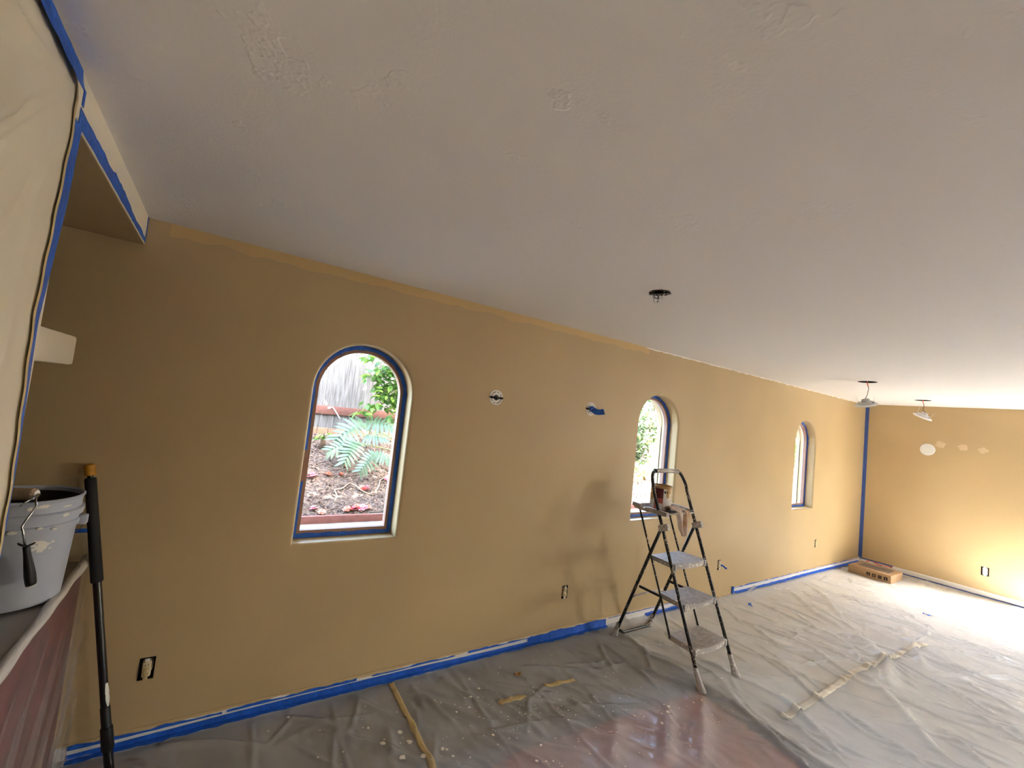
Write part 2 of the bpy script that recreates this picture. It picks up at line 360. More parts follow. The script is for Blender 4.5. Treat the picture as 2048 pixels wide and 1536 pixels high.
# baseboards
def baseboard(name, a, b, axis, lab):
    mb = MB(); t = .013
    prof = [(0, 0), (t, 0), (t, .072), (t*.75, .080), (t*.35, .085), (0, .085)]
    vs = []
    for q in (a, b):
        for d, z in prof: vs.append((q, -d, z) if axis == 'x' else (XF-d, q, z))
    n = len(prof); fs = [(k, (k+1) % n, n+(k+1) % n, n+k) for k in range(n)]+[tuple(range(n-1, -1, -1)), tuple(range(n, 2*n))]
    mb.add(vs, fs); o = mb.build(name, M_baseL if axis == 'x' else M_white); tag(o, lab, 'baseboard', kind='structure'); return o
baseboard('baseboard_left', -.40, 3.97, 'x', 'white baseboard between the half wall and the bare gap')
baseboard('baseboard_left', 4.88, XF-.013, 'x', 'white baseboard from the bare gap to the far corner')
baseboard('baseboard_far', DOOR_Y0+.0, 0, 'y', 'white baseboard along the end wall')
# torn plaster along the gap
mb = MB()
for i in range(26):
    x = 3.98+.9*i/26; h = random.uniform(.004, .014); mb.box((x, -random.uniform(.002, .010), 0), (x+.034, 0, h+.004))
mb.build('torn_plaster_edge', mat('bare_plaster', lin((226, 200, 168)), .9, var=.2, vscale=50), wl)

# ------------------------------------------------------------------ windows
def ring(mb, L0, L1, y0, y1, mi=0):
    """solid ring between outline L0 (outer) and L1 (inner), from y0 (room side) to y1."""
    n = len(L0); vs = [(x, y0, z) for x, z in L0]+[(x, y0, z) for x, z in L1]+[(x, y1, z) for x, z in L1]+[(x, y1, z) for x, z in L0]
    fs = [(r*n+k, r*n+(k+1) % n, ((r+1) % 4)*n+(k+1) % n, ((r+1) % 4)*n+k) for r in range(4) for k in range(n)]
    mb.add(vs, fs, mi)
wl_names = ['arched window with the view of big green fern leaves', 'arched window behind the step ladder', 'arched window nearest the far corner']
def jag(loop, amp, seed, cx, zs):
    rr = random.Random(seed); out = []
    for x, z in loop:
        dx, dz = x-cx, z-zs; L = math.hypot(dx, dz); a = rr.uniform(-amp, amp); out.append((x-dx/L*a, z-dz/L*a))
    return out
for i, cx in enumerate(WINX):
    root = empty(f'window_{i+1}', (cx, .12, WZ0)); tag(root, wl_names[i], 'window', kind='structure')
    A = lambda d: arch(cx, HW, WZ0, WZ1, d, 14, 40)
    mb = MB(); ring(mb, A(-.0005), A(-.043), .100, .135); rootpart(mb.build('frame', M_frame, smooth=True), root)
    mb = MB(); ring(mb, A(-.0005), A(-.0405), .1352, .148); rootpart(mb.build('exterior_stop', M_framew, smooth=True), root)
    mb = MB(); L = A(-.039); n = len(L)
    mb.add([(x, .134, z) for x, z in L], [tuple(range(n))]); rootpart(mb.build('pane', M_glass), root)
    # tape ring: three strips (two sides with the arch in torn pieces, bottom)
    zs = WZ1-HW; outer = jag(A(-.002), .0015, i, cx, zs); inner = jag(A(-.026), .003, i+9, cx, zs)
    mb = MB(); n = len(outer)
    rr = random.Random(i*5+1)
    vs = []
    for k in range(n):
        lift = rr.uniform(.0005, .006) if 14 <= k < 56 else rr.uniform(.0005, .002)
        vs += [(outer[k][0], .0985-lift*1.6, outer[k][1]), ((outer[k][0]+inner[k][0])/2, .0985-lift, (outer[k][1]+inner[k][1])/2), (inner[k][0], .0992, inner[k][1])]
    fs = []
    for k in range(n):
        if i == 0 and 60 <= k <= 62: continue
        for j in range(2): fs.append((3*k+j, 3*k+j+1, 3*((k+1) % n)+j+1, 3*((k+1) % n)+j))
    mb.add(vs, fs)
    t = mb.build('masking_tape', M_blue)
    so_ = t.modifiers.new('thickness', 'SOLIDIFY'); so_.thickness = .0006
    tag(t, 'crumpled blue masking tape around the '+['arched window with fern leaves outside', 'arched window behind the step ladder', 'small-looking arched window nearest the far corner'][i], 'tape', 'tape on the window frames')
# frames of the openings that stay outside the picture
def door_frame(name, y0, y1, z0, z1, npan, lab):
    root = empty(name, (XF+.09, (y0+y1)/2, z0)); tag(root, lab, 'door' if z0 == 0 else 'window', kind='structure')
    mb = MB()
    for a, b in ((y1, y1+.05), (y0-.05, y0)): mb.box((XF+.06, a, z0), (XF+.12, b, z1))
    mb.box((XF+.06, y1, z1-.05), (XF+.12, y0, z1)); mb.box((XF+.06, y1, z0), (XF+.12, y0, z0+.03)); rootpart(mb.build('frame', M_framew), root)
    wdt = (y0-y1)/npan
    for k in range(npan):
        ya, yb = y1+wdt*k+.03, y1+wdt*(k+1)-.03; mb = MB(); mb.add([(XF+.088, ya, z0+.03), (XF+.088, yb, z0+.03), (XF+.088, yb, z1-.05), (XF+.088, ya, z1-.05)], [(0, 1, 2, 3)]); rootpart(mb.build('pane', M_glass), root)
        if k:
            mb = MB(); mb.box((XF+.07, y1+wdt*k-.03, z0+.03), (XF+.11, y1+wdt*k+.03, z1-.05)); rootpart(mb.build('mullion', M_framew), root)
door_frame('door_1', DOOR_Y0, DOOR_Y1, 0, DOOR_Z, 2, 'glazed patio door in the end wall')
door_frame('window_4', W4_Y0, W4_Y1, W4_Z0, W4_Z1, 1, 'tall window in the end wall beyond the patio door')

root = empty('window_5', ((W_FILL[0]+W_FILL[1])/2, -6.2, W_FILL[2])); tag(root, 'wide window in the wall behind the camera', 'window', kind='structure')
mb = MB()
for a, b in ((W_FILL[0], W_FILL[0]+.05), (W_FILL[1]-.05, W_FILL[1])): mb.box((a, -6.24, W_FILL[2]), (b, -6.18, W_FILL[3]))
mb.box((W_FILL[0], -6.24, W_FILL[2]), (W_FILL[1], -6.18, W_FILL[2]+.05)); mb.box((W_FILL[0], -6.24, W_FILL[3]-.05), (W_FILL[1], -6.18, W_FILL[3])); rootpart(mb.build('frame', M_framew), root)
mb = MB(); mb.add([(W_FILL[0], -6.21, W_FILL[2]), (W_FILL[1], -6.21, W_FILL[2]), (W_FILL[1], -6.21, W_FILL[3]), (W_FILL[0], -6.21, W_FILL[3])], [(0, 1, 2, 3)]); rootpart(mb.build('pane', M_glass), root)

# ------------------------------------------------------------------ drop cloth height field
RIDGES = [
 ([(2.67,-.14),(2.68,-.49),(2.82,-.83)],.010,.020),([(2.99,-.22),(2.89,-.46),(3.03,-.75)],.012,.022),([(3.13,-.88),(2.97,-1.11),(2.79,-1.56),(2.6,-2.0)],.026,.028),
 ([(2.85,-.95),(2.54,-1.15),(2.28,-1.31)],.022,.04),([(2.6,-.88),(2.19,-1.17),(2.09,-1.22)],.018,.04),([(2.2,-.82),(1.92,-1.04),(1.84,-1.09)],.014,.035),
 ([(4.94,-.14),(4.84,-.88),(5.01,-1.48)],.016,.022),([(5.78,-.16),(5.24,-.68),(5.11,-.99)],.024,.035),([(6.14,-.37),(5.27,-.93)],.022,.035),
 ([(5.19,-.96),(4.76,-1.37),(4.25,-1.53)],.040,.045),([(5.93,-1.14),(4.94,-1.57)],.026,.035),([(4.28,-.33),(4.39,-.95),(4.14,-1.38),(4.18,-1.57)],.016,.022),
 ([(3.4,-1.15),(3.22,-1.47),(3.06,-1.69)],.016,.025),([(4.43,-1.27),(4.05,-1.63),(3.78,-1.83),(3.63,-1.96)],.024,.035),
 ([(4.87,-1.59),(5.22,-2.03)],.012,.018),([(4.89,-1.58),(5.7,-1.99)],.014,.02),([(4.83,-1.6),(4.95,-2.08)],.014,.02),([(4.82,-1.62),(4.55,-2.13)],.016,.025),
 ([(4.0,-1.84),(3.9,-1.99),(3.82,-2.06)],.024,.035),([(1.47,-.05),(1.46,-.3),(1.44,-.55),(1.43,-.78),(1.42,-1.3)],.006,.007),
 ([(1.86,-.12),(1.85,-.55),(1.83,-.78),(1.82,-1.5)],.007,.007),([(1.09,-.15),(1.26,-.36),(1.41,-.55),(1.49,-.63)],.016,.022),([(1.89,-.21),(2.12,-.33),(2.5,-.55)],.012,.02),
 ([(.82,-.06),(.97,-.31),(1.11,-.47)],.012,.022),([(1.77,-.45),(1.99,-.6),(2.02,-.8)],.012,.02),([(2.69,-.13),(2.65,-.69),(2.63,-.89)],.007,.007),
 ([(.33,-.06),(.32,-.5)],.006,.007),([(.72,-.08),(.70,-.31),(.69,-.7)],.006,.007),([(2.82,-.27),(3.03,-.57),(3.07,-.79)],.012,.02),([(3.3,-.96),(3.34,-1.21),(3.21,-1.49)],.014,.022),
 ([(3.04,-.98),(2.99,-1.25),(2.9,-1.61)],.014,.022),([(4.31,-.5),(4.09,-.86),(4.16,-1.12)],.014,.022),([(7.87,-.89),(7.57,-1.31),(6.76,-1.86)],.012,.02),
 ([(5.54,-1.18),(5.35,-1.63)],.016,.025),([(4.74,-1.13),(4.39,-1.43)],.016,.025),([(5.75,-1.55),(6.09,-1.94)],.014,.022),([(4.49,-1.89),(4.4,-2.14)],.014,.022),
 ([(-.07,-.05),(.16,-.13),(.44,-.3)],.010,.02),([(.58,-.26),(.83,-.45),(1.0,-.67)],.012,.022),([(1.78,-.69),(1.92,-.91),(2.08,-1.08)],.014,.022),([(.46,-.08),(.64,-.2),(.78,-.42)],.010,.02),
]
r_ = random.Random(3)
for i in range(620):
    x = r_.uniform(-.3, 8.2); y = -r_.uniform(.05, 2.6)
    far = x > 2.9
    a = r_.gauss(math.radians(-80 if far else -55), .55); L = r_.uniform(.10, .45 if far else .3)
    p0 = (x, y); bend = r_.uniform(-.25, .25); p1 = (x+L*math.cos(a), y+L*math.sin(a)); p2 = (p1[0]+L*math.cos(a+bend), p1[1]+L*math.sin(a+bend))
    RIDGES.append(([p0, p1, p2], r_.uniform(.003, .012)*(1.35 if far else .8), r_.uniform(.007, .018)))
xs = np.concatenate([np.arange(-.36, 6.2, .0115), np.arange(6.2, XF-.014, .016)]); ys = np.concatenate([np.arange(-.014, -2.5, -.0115), np.linspace(-2.5, -6.05, 60)])
GX, GY = np.meshgrid(xs, ys)
HT = np.zeros_like(GX)
for pts, hgt, wd in RIDGES:
    pts = np.array(pts); R = wd*3.2
    i0, i1 = np.searchsorted(xs, [pts[:, 0].min()-R, pts[:, 0].max()+R]); yy = -ys
    j0, j1 = np.searchsorted(yy, [-pts[:, 1].max()-R, -pts[:, 1].min()+R])
    if i1 <= i0 or j1 <= j0: continue
    X = GX[j0:j1, i0:i1]; Y = GY[j0:j1, i0:i1]; best = np.full(X.shape, 1e9); tt = np.zeros(X.shape); ns = len(pts)-1
    for k in range(ns):
        a, b = pts[k], pts[k+1]; d = b-a; t = np.clip(((X-a[0])*d[0]+(Y-a[1])*d[1])/(d@d+1e-9), 0, 1)
        dd = np.hypot(X-a[0]-t*d[0], Y-a[1]-t*d[1]); m_ = dd < best; best[m_] = dd[m_]; tt[m_] = (k+t[m_])/ns
    prof = np.exp(-(best/wd)**2)*np.minimum(1, np.minimum(tt, 1-tt)*5+.05)
    HT[j0:j1, i0:i1] = np.maximum(HT[j0:j1, i0:i1], 0)+hgt*prof*(1-.5*np.clip(HT[j0:j1, i0:i1]/.03, 0, 1))
def vnoise(X, Y, s, seed):
    g = np.random.default_rng(seed).random((400, 400)); u = X*s+50; v = Y*s+120
    iu = np.floor(u).astype(int); iv = np.floor(v).astype(int); fu = u-iu; fv = v-iv; fu = fu*fu*(3-2*fu); fv = fv*fv*(3-2*fv)
    G = lambda a, b: g[a % 400, b % 400]
    return (G(iu, iv)*(1-fu)+G(iu+1, iv)*fu)*(1-fv)+(G(iu, iv+1)*(1-fu)+G(iu+1, iv+1)*fu)*fv
HT += .004*vnoise(GX, GY, 5, 1)+.0035*vnoise(GX*1.6, GY*.7, 17, 2)+.002*vnoise(GX, GY*.6, 38, 4)
HT *= 1.3
# the cloth lies flat where things press on it
for fx, fy, fr in ((2.885, -.91, .06), (3.315, -.91, .06), (2.89, -.15, .07), (3.30, -.18, .07), (7.9, -.40, .42), (-.18, -.15, .05)):
    HT *= 1-.92*np.exp(-(np.hypot(GX-fx, GY-fy)/fr)**4)
SHEET_Z = .006
HT += SHEET_Z
# it climbs the baseboard a little
HT += .014*np.clip(1-(-GY-.014)/.04, 0, 1)**2*(vnoise(GX, GY*0, 3, 9)*.6+.5)*((GX < 3.95) | (GX > 4.9))
def cloth_z(x, y):
    i = min(max(int(np.searchsorted(xs, x)), 1), len(xs)-1); j = min(max(int(np.searchsorted(-ys, -y)), 1), len(ys)-1)
    return float(HT[j-1:j+1, i-1:i+1].max())
def heightmesh(name, mask, mat_, dz=0.):
    idx = -np.ones(GX.shape, int); idx[mask] = np.arange(mask.sum())
    vs = np.stack([GX[mask], GY[mask], HT[mask]+dz], 1)
    a, b, c, d = idx[:-1, :-1], idx[:-1, 1:], idx[1:, 1:], idx[1:, :-1]; ok = (a >= 0) & (b >= 0) & (c >= 0) & (d >= 0)
    fs = np.stack([a[ok], d[ok], c[ok], b[ok]], 1)
    me = bpy.data.meshes.new(name); me.vertices.add(len(vs)); me.vertices.foreach_set('co', vs.ravel().astype(np.float32))
    me.loops.add(fs.size); me.loops.foreach_set('vertex_index', fs.ravel().astype(np.int32)); me.polygons.add(len(fs))
    me.polygons.foreach_set('loop_start', np.arange(0, fs.size, 4, dtype=np.int32)); me.polygons.foreach_set('use_smooth', np.ones(len(fs), bool))
    me.update(calc_edges=True); me.validate(); me.materials.append(mat_)
    o = bpy.data.objects.new(name, me); COL.objects.link(o); return o
sheet = heightmesh('plastic_drop_cloth', np.ones(GX.shape, bool), M_sheet); tag(sheet, 'wrinkled translucent plastic drop cloth covering the whole floor', 'drop cloth')
# rug and canvas seen through it
mb = MB(); mb.add([(-.2, -.98, .004), (1.5, -.81, .004), (2.87, -.905, .004), (2.80, -1.6, .004), (2.3, -4.2, .004), (-.2, -4.2, .004)]+[(-.2, -.98, .0), (1.5, -.81, .0), (2.87, -.905, .0), (2.80, -1.6, .0), (2.3, -4.2, .0), (-.2, -4.2, .0)], [(5, 4, 3, 2, 1, 0)]+[(k, (k+1) % 6, 6+(k+1) % 6, 6+k) for k in range(6)])
tag(mb.build('red_rug', M_rug), 'flat red rug showing through the drop cloth in front', 'rug')
mb = MB(); E_ = [(2.98, -.02), (XF-.02, -.02), (XF-.02, -4.5), (2.75, -4.5), (2.95, -1.6), (3.02, -.9)]
mb.add([(x, y, .003) for x, y in E_]+[(x, y, .0) for x, y in E_], [tuple(range(5, -1, -1))]+[(k, (k+1) % 6, 6+(k+1) % 6, 6+k) for k in range(6)])
tag(mb.build('canvas_drop_cloth', M_canvas), 'cream canvas sheet lying under the plastic beyond the step ladder', 'drop cloth')

# ------------------------------------------------------------------ tape on boards and corners
def strip_x(name, x0, x1, y, zlo, zhi, jlo, jhi, step, mat_, label, seed, group=None, lift=.0):
    """tape strip on a board that runs along x, with torn lower and upper edges."""
    rr = random.Random(seed); mb = MB(); n = max(2, int((x1-x0)/step)); vs = []
    a = b = 0
    for i in range(n+1):
        x = x0+(x1-x0)*i/n; a = .6*a+rr.uniform(-jlo, jlo); b = .6*b+rr.uniform(-jhi, jhi)
        zl = zlo(x) if callable(zlo) else zlo; zh = zhi(x) if callable(zhi) else zhi
        l = rr.uniform(0, lift)
        fl_ = .004+abs(a)*2 if zl < .02 else 0
        vs += [(x, y-.0015-l-(.018+fl_ if zl < .02 else 0), max(.024 if zl < .02 else .010, zl+(0 if zl < .02 else a))), (x, y-.0012-l*.5, zl+.014 if zl < .02 else (zl+zh)/2), (x, y-.001, zh+b)]
    mb.add(vs, [(3*i+j, 3*i+3+j, 3*i+4+j, 3*i+1+j) for i in range(n) for j in range(2)])
    o = mb.build(name, mat_); s = o.modifiers.new('thickness', 'SOLIDIFY'); s.thickness = .0006; s.offset = 1
    return tag(o, label, 'tape', group)
G_T = 'tape along the baseboards'
YB = -.013
# upper edge strips (torn, partly painted over) and lower strips, split where the photograph shows seams
segs = [(-.36, .52, 'blue masking tape on the lower baseboard next to the roller pole'), (.50, 1.02, 'blue masking tape on the lower baseboard under the fern window'), (1.0, 2.1, 'blue masking tape on the lower baseboard where the beige floor tape starts')]
for i, (a, b, lab) in enumerate(segs):
    strip_x('masking_tape', a, b, YB, lambda x: .012, lambda x: .050+.008*math.sin(x*2.1), .004, .0006, .03, M_blue, lab, 20+i, G_T, .004)
strip_x('masking_tape', 2.1, 2.92, YB, .010, .074, .004, .004, .03, M_blue, 'wide crumpled blue tape on the baseboard just before the ladder rear foot', 31, G_T, .018)
strip_x('masking_tape', 3.42, 3.95, YB, .012, .042, .006, .004, .03, M_blue, 'short blue tape on the lower baseboard seen through the ladder', 32, G_T, .004)
strip_x('masking_tape', 4.9, 6.5, YB, .012, .036, .008, .003, .04, M_blue, 'blue tape on the lower baseboard just past the bare gap', 33, G_T, .004)
strip_x('masking_tape', 6.45, XF-.03, YB, .012, .040, .004, .002, .05, M_blue, 'blue tape on the lower baseboard running into the far corner', 34, G_T, .003)
def topstrip(x0, x1, lab, seed, z0=.066):
    strip_x('masking_tape', x0, x1, YB-.001, z0, .077, .001, .005, .028, M_blue, lab, seed, G_T, .001)
topstrip(-.36, .20, 'torn blue tape on the baseboard top beside the pole foot', 40, .063)
topstrip(.22, .86, 'torn blue tape on the baseboard top below the fern window', 41, .064)
topstrip(.95, 1.5, 'torn blue tape on the baseboard top above the beige floor tape', 42)
topstrip(1.6, 2.9, 'torn blue tape on the baseboard top under the outlet left of the ladder', 43)
topstrip(2.95, 3.96, 'torn blue tape on the baseboard top behind the ladder', 44, .072)
topstrip(4.89, 6.4, 'torn blue tape on the baseboard top right after the bare gap', 45, .07)
topstrip(6.4, XF-.02, 'torn blue tape on the baseboard top reaching the far corner', 46, .072)
# piece that wraps the cut end of the board
mb = MB(); mb.box((4.872, -.016, .012), (4.880, 0, .088)); mb.box((4.88, -.0155, .012), (4.90, -.0138, .088)); tag(mb.build('masking_tape', M_blue), 'blue tape wrapped over the cut baseboard end', 'tape', G_T)
def box_tape(name, a, b, lab, m=M_bluec, grp=None):
    mb = MB(); n = 24; ax = max(range(3), key=lambda k: b[k]-a[k]); rr = random.Random(lab)
    for i in range(n):
        p = list(a); q = list(b); p[ax] = a[ax]+(b[ax]-a[ax])*i/n; q[ax] = a[ax]+(b[ax]-a[ax])*(i+1)/n+.0004
        k = [j for j in range(3) if j != ax and b[j]-a[j] > .004]
        for j in k: e = rr.uniform(-.0012, .0012); q[j] += e
        mb.box(p, q)
    return tag(mb.build(name, m), lab, 'tape', grp)
box_tape('masking_tape', (XF-.0016, -.048, .09), (XF-.0004, -.001, H-.03), 'long vertical blue tape in the far corner', M_bluec)
box_tape('masking_tape', (XF-.0145, -.42, .072), (XF-.0132, -.02, .089), 'blue tape on top of the end wall baseboard at the corner', M_bluec)
box_tape('masking_tape', (XF-.0145, -1.88, .012), (XF-.0132, -.02, .026), 'thin blue tape line along the foot of the end wall baseboard', M_bluec)

# ------------------------------------------------------------------ far wall things
mb = MB(); Rm = Matrix.Rotation(math.radians(-90), 3, 'Y')
mb.lathe([(0, .012), (.062, .012), (.072, .011), (.080, .007), (.083, 0)], (XF, -.739, 1.825), 40, mat=Rm)
root = tag(mb.build('round_wall_cover', mat('white_plastic', lin((236, 234, 228)), .45), smooth=True), 'round white cover plate on the end wall', 'cover plate')
mb = MB()
for r in (.022, .042, .058): mb.lathe([(r, .0121), (r+.002, .0135), (r+.004, .0121)], (XF, -.739, 1.825), 32, mat=Rm)
mb.build('raised_ring', mat('off_white_plastic', lin((222, 220, 214)), .5), root)
M_spk = mat('spackle', lin((220, 196, 158)), .7, var=.12, vscale=60)
for y, z, r, sd in ((-.872, 1.912, .062, 1), (-1.095, 1.897, .055, 2), (-1.282, 1.881, .052, 3)):
    rr = random.Random(sd); n = 22; L = []
    for k in range(n):
        t = 2*math.pi*k/n; q = r*(.72+.28*abs(math.cos(2*t+sd)))*rr.uniform(.85, 1.1); L.append((y+q*math.cos(t), z+q*math.sin(t)*.85))
    mb = MB(); mb.add([(XF-.0003, a, b) for a, b in L]+[(XF-.0018, y+(a-y)*.8, z+(b-z)*.8) for a, b in L]+[(XF-.0022, y, z)], [(k, (k+1) % n, n+(k+1) % n, n+k) for k in range(n)]+[(n+k, n+(k+1) % n, 2*n) for k in range(n)])
    mb.build('spackle_patch', M_spk, wf)
# ------------------------------------------------------------------ outlet boxes
def outlet(x, z, lab, style, seed):
    """open electrical box in the long wall with its receptacle pulled forward."""
    rr = random.Random(seed); root = empty('outlet_box', (x, .0, z-BOXH)); tag(root, lab, 'outlet', 'open outlet boxes')
    mb = MB(); w_, h_ = BOXW+.003, BOXH+.003; t = .0025; d = .066
    for a, b in (((x-w_, 0.002, z-h_), (x-w_+t, d, z+h_)), ((x+w_-t, .002, z-h_), (x+w_, d, z+h_)), ((x-w_, .002, z-h_), (x+w_, d, z-h_+t)), ((x-w_, .002, z+h_-t), (x+w_, d, z+h_)), ((x-w_, d-t, z-h_), (x+w_, d, z+h_))): mb.box(a, b)
    rootpart(mb.build('box_shell', M_boxmetal), root)
    tilt = Matrix.Rotation(rr.uniform(-.05, .05), 3, 'Y')
    mb = MB(); fy = -.006
    mb.box((x-.0165, fy-.004, z-.034), (x+.0165, .026, z+.034), rot=tilt, bev=.004)
    body = rootpart(mb.build('receptacle', M_cream, smooth=True), root)
    for s in (-1, 1):
        mb = MB(); zc = z+s*.0195
        mb.box((x-.0135, fy-.0065, zc-.013), (x+.0135, fy-.0035, zc+.013), bev=.003)
        rootpart(mb.build('socket_face', M_cream, smooth=True), root)
    for s in (-1, 1):
        zc = z+s*.0195
        for dx in (-.006, .006): mb = MB(); mb.box((x+dx-.001, fy-.0072, zc-.003), (x+dx+.001, fy-.006, zc+.006)); rootpart(mb.build('socket_slot', M_dark), root)
    for s in (-1, 1):
        mb = MB(); mb.box((x-.009, fy-.001, z+s*.041-.007), (x+.009, fy+.0005, z+s*.041+.007), bev=.0004); mb.lathe([(.0035, 0), (.0035, .002), (0, .0028)], (x, fy-.001, z+s*.043), 10, mat=Matrix.Rotation(math.radians(90), 3, 'X'))
        rootpart(mb.build('mounting_ear', M_galv), root)
    for s in (-1, 1):
        mb = MB(); mb.tube([(x+s*.012, .055, z+.03), (x+s*.021, .03, z+.02), (x+s*.020, .008, z), (x+s*.0175, .004, z-.012)], .0018, 6); rootpart(mb.build('wire', M_black if s < 0 else M_cream, smooth=True), root)
    if style == 'smear':      # paint smeared over the receptacle
        mb = MB(); mb.grid(lambda u, v: (x-.010+.016*u+.003*math.sin(v*7), fy-.0078-.002*math.sin(u*3.1), z-.045+.055*v), 6, 12); rootpart(mb.build('paint_smear', mat('tan_paint_smear', lin((206, 178, 124)), .5, var=.2, vscale=70), smooth=True), root)
    if style == 'tape':
        mb = MB(); mb.grid(lambda u, v: (x+.004+.062*u, -.012-.045*u-.006*math.sin(u*4+v), z+.012-.028*u-.018*v+.004*math.sin(u*6)), 8, 5)
        t_ = rootpart(mb.build('tape_flag', M_blue, smooth=True), root); s_ = t_.modifiers.new('thickness', 'SOLIDIFY'); s_.thickness = .001
    return root
outlet(*OUT[0], 'open outlet box with paint smeared receptacle near the roller pole', 'smear', 1)
outlet(*OUT[1], 'open outlet box on the wall in the ladder shadow', '', 2)
outlet(*OUT[2], 'open outlet box with a blue tape flag right of the ladder', 'tape', 3)
outlet(*OUT[3], 'open outlet box below the window nearest the far corner', '', 4)
# far wall outlet
y, z = OUTF; root = empty('outlet_box', (XF, y, z-.05)); tag(root, 'open outlet box on the end wall', 'outlet', 'open outlet boxes')
mb = MB()
for a, b in (((XF+.002, y-.037, z-.055), (XF+.066, y-.034, z+.055)), ((XF+.002, y+.034, z-.055), (XF+.066, y+.037, z+.055)), ((XF+.002, y-.037, z-.055), (XF+.066, y+.037, z-.052)), ((XF+.002, y-.037, z+.052), (XF+.066, y+.037, z+.055)), ((XF+.063, y-.037, z-.055), (XF+.066, y+.037, z+.055))): mb.box(a, b)
rootpart(mb.build('box_shell', M_boxmetal), root)
mb = MB(); mb.box((XF-.008, y-.0215, z-.044), (XF+.02, y+.0215, z+.044), bev=.004); rootpart(mb.build('receptacle', mat('ivory_plastic', lin((238, 226, 196)), .45), smooth=True), root)
for s in (-1, 1):
    for dy in (-.007, .007): mb = MB(); mb.box((XF-.0088, y+dy-.0012, z+s*.02-.003), (XF-.0078, y+dy+.0012, z+s*.02+.006)); rootpart(mb.build('socket_slot', M_dark), root)
for s in (-1, 1):
    mb = MB(); mb.box((XF-.004, y-.012, z+s*.05-.006), (XF-.002, y+.012, z+s*.05+.006), bev=.0004); rootpart(mb.build('mounting_ear', M_galv), root)
# ------------------------------------------------------------------ sconce boxes with mounting straps
def sconce(x, z, R, lab, taped):
    root = empty('sconce_box', (x, 0, z-R)); tag(root, lab, 'junction box', 'bare sconce boxes')
    Rx = Matrix.Rotation(math.radians(90), 3, 'X'); hr = .046 if not taped else .033
    mb = MB(); mb.lathe([(hr-.001, .0), (hr-.001, -.058), (0, -.058)], (x, 0, z), 32, mat=Rx); rootpart(mb.build('box_shell', M_dark, smooth=True), root)
    # ring plate: outer band and inner band joined by four bridges, leaving curved slots
    mb = MB(); n = 64
    def band(r0, r1, a0, a1, y0=-.004, y1=-.0015):
        k = max(2, int(n*(a1-a0)/(2*math.pi))); vs = []
        for i in range(k+1):
            t = a0+(a1-a0)*i/k
            for r, yy in ((r0, y0), (r1, y0), (r1, y1), (r0, y1)): vs.append((x+r*math.cos(t), yy, z+r*math.sin(t)))
        fs = [(4*i+j, 4*i+(j+1) % 4, 4*i+4+(j+1) % 4, 4*i+4+j) for i in range(k) for j in range(4)]+[(3, 2, 1, 0), (4*k, 4*k+1, 4*k+2, 4*k+3)]; mb.add(vs, fs)
    o_ = .12 if not taped else .5
    for a in (.16, math.pi+.16): band(R*.80, R, a, a+math.pi-.32); band(R*.36, R*.70, a+.02, a+math.pi-.36)
    for t in (math.pi*.5, math.pi*1.5, math.pi*.25+o_, math.pi*1.25+o_): band(R*.69, R*.81, t-.2, t+.2)
    rootpart(mb.build('mounting_ring', M_galv), root)
    mb = MB(); mb.box((x-R*1.02, -.0065, z-.008), (x+R*1.02, -.0042, z+.006), bev=.0006); rootpart(mb.build('cross_strap', M_dark), root)
    mb = MB(); mb.lathe([(0, .010), (R*.26, .010), (R*.34, .006), (R*.36, .001)], (x, -.001, z), 24, mat=Rx); hub = rootpart(mb.build('centre_nipple', M_black, smooth=True), root)
    for s in (-1, 1):
        mb = MB(); mb.lathe([(.0045, 0), (.0045, .006), (0, .008)], (x+s*R*.9, -.006, z-.001), 10, mat=Rx); rootpart(mb.build('screw', M_boxmetal), root)
    for s in (-1, 0, 1):
        mb = MB(); mb.tube([(x+s*.006, -.005, z), (x+s*.012, -.022, z+.004*s), (x+s*.004, -.03, z-.012), (x-s*.006, -.018, z-.008)], .0022, 6); rootpart(mb.build('wire', M_black, smooth=True), root)
    if taped:
        mb = MB(); mb.grid(lambda u, v: (x-.03+.105*u, -.012-.075*u*u-.012*math.sin(u*5+v*2), z+.018-.045*v+.008*math.sin(u*7)-.012*u), 12, 8)
        t_ = rootpart(mb.build('tape_flag', M_blue, smooth=True), root); s_ = t_.modifiers.new('thickness', 'SOLIDIFY'); s_.thickness = .0012
sconce(*JB[0], .054, 'round sconce box with bare white mounting ring beside the fern window', False)
sconce(*JB[1], .054, 'round sconce box with crumpled blue tape left of the ladder window', True)
# ------------------------------------------------------------------ ceiling box and hanging recessed lights
x, y = CB; root = empty('ceiling_box', (x, y, H)); tag(root, 'open ceiling junction box with loose wires', 'junction box')
mb = MB(); mb.lathe([(.049, H+.001), (.049, H+.056), (0, H+.056)], (x, y, 0), 8); rootpart(mb.build('box_shell', M_boxmetal), root)
mb = MB(); mb.lathe([(.042, H-.002), (.056, H-.004), (.058, H-.001)], (x, y, 0), 8); rootpart(mb.build('metal_rim', M_boxmetal), root)
mb = MB(); mb.box((x-.012, y-.056, H-.010), (x+.012, y+.056, H-.007), rot=Matrix.Rotation(.5, 3, 'Z')); rootpart(mb.build('cross_strap', M_boxmetal), root)
for k, (a, c) in enumerate((((-.03, .01), M_black), ((.005, -.02), M_galv), ((.03, .015), M_black), ((-.01, .03), M_galv))):
    mb = MB(); q = random.Random(k); mb.tube([(x+a[0], y+a[1], H+.03), (x+a[0]*1.2, y+a[1]*1.2, H-.014), (x+a[0]*.4-.02, y+a[1]*.4, H-.038-.008*k), (x-a[0]*.5, y-a[1]*.4, H-.030), (x-a[0], y+.01, H-.004)], .0028, 6); rootpart(mb.build('wire', c, smooth=True), root)
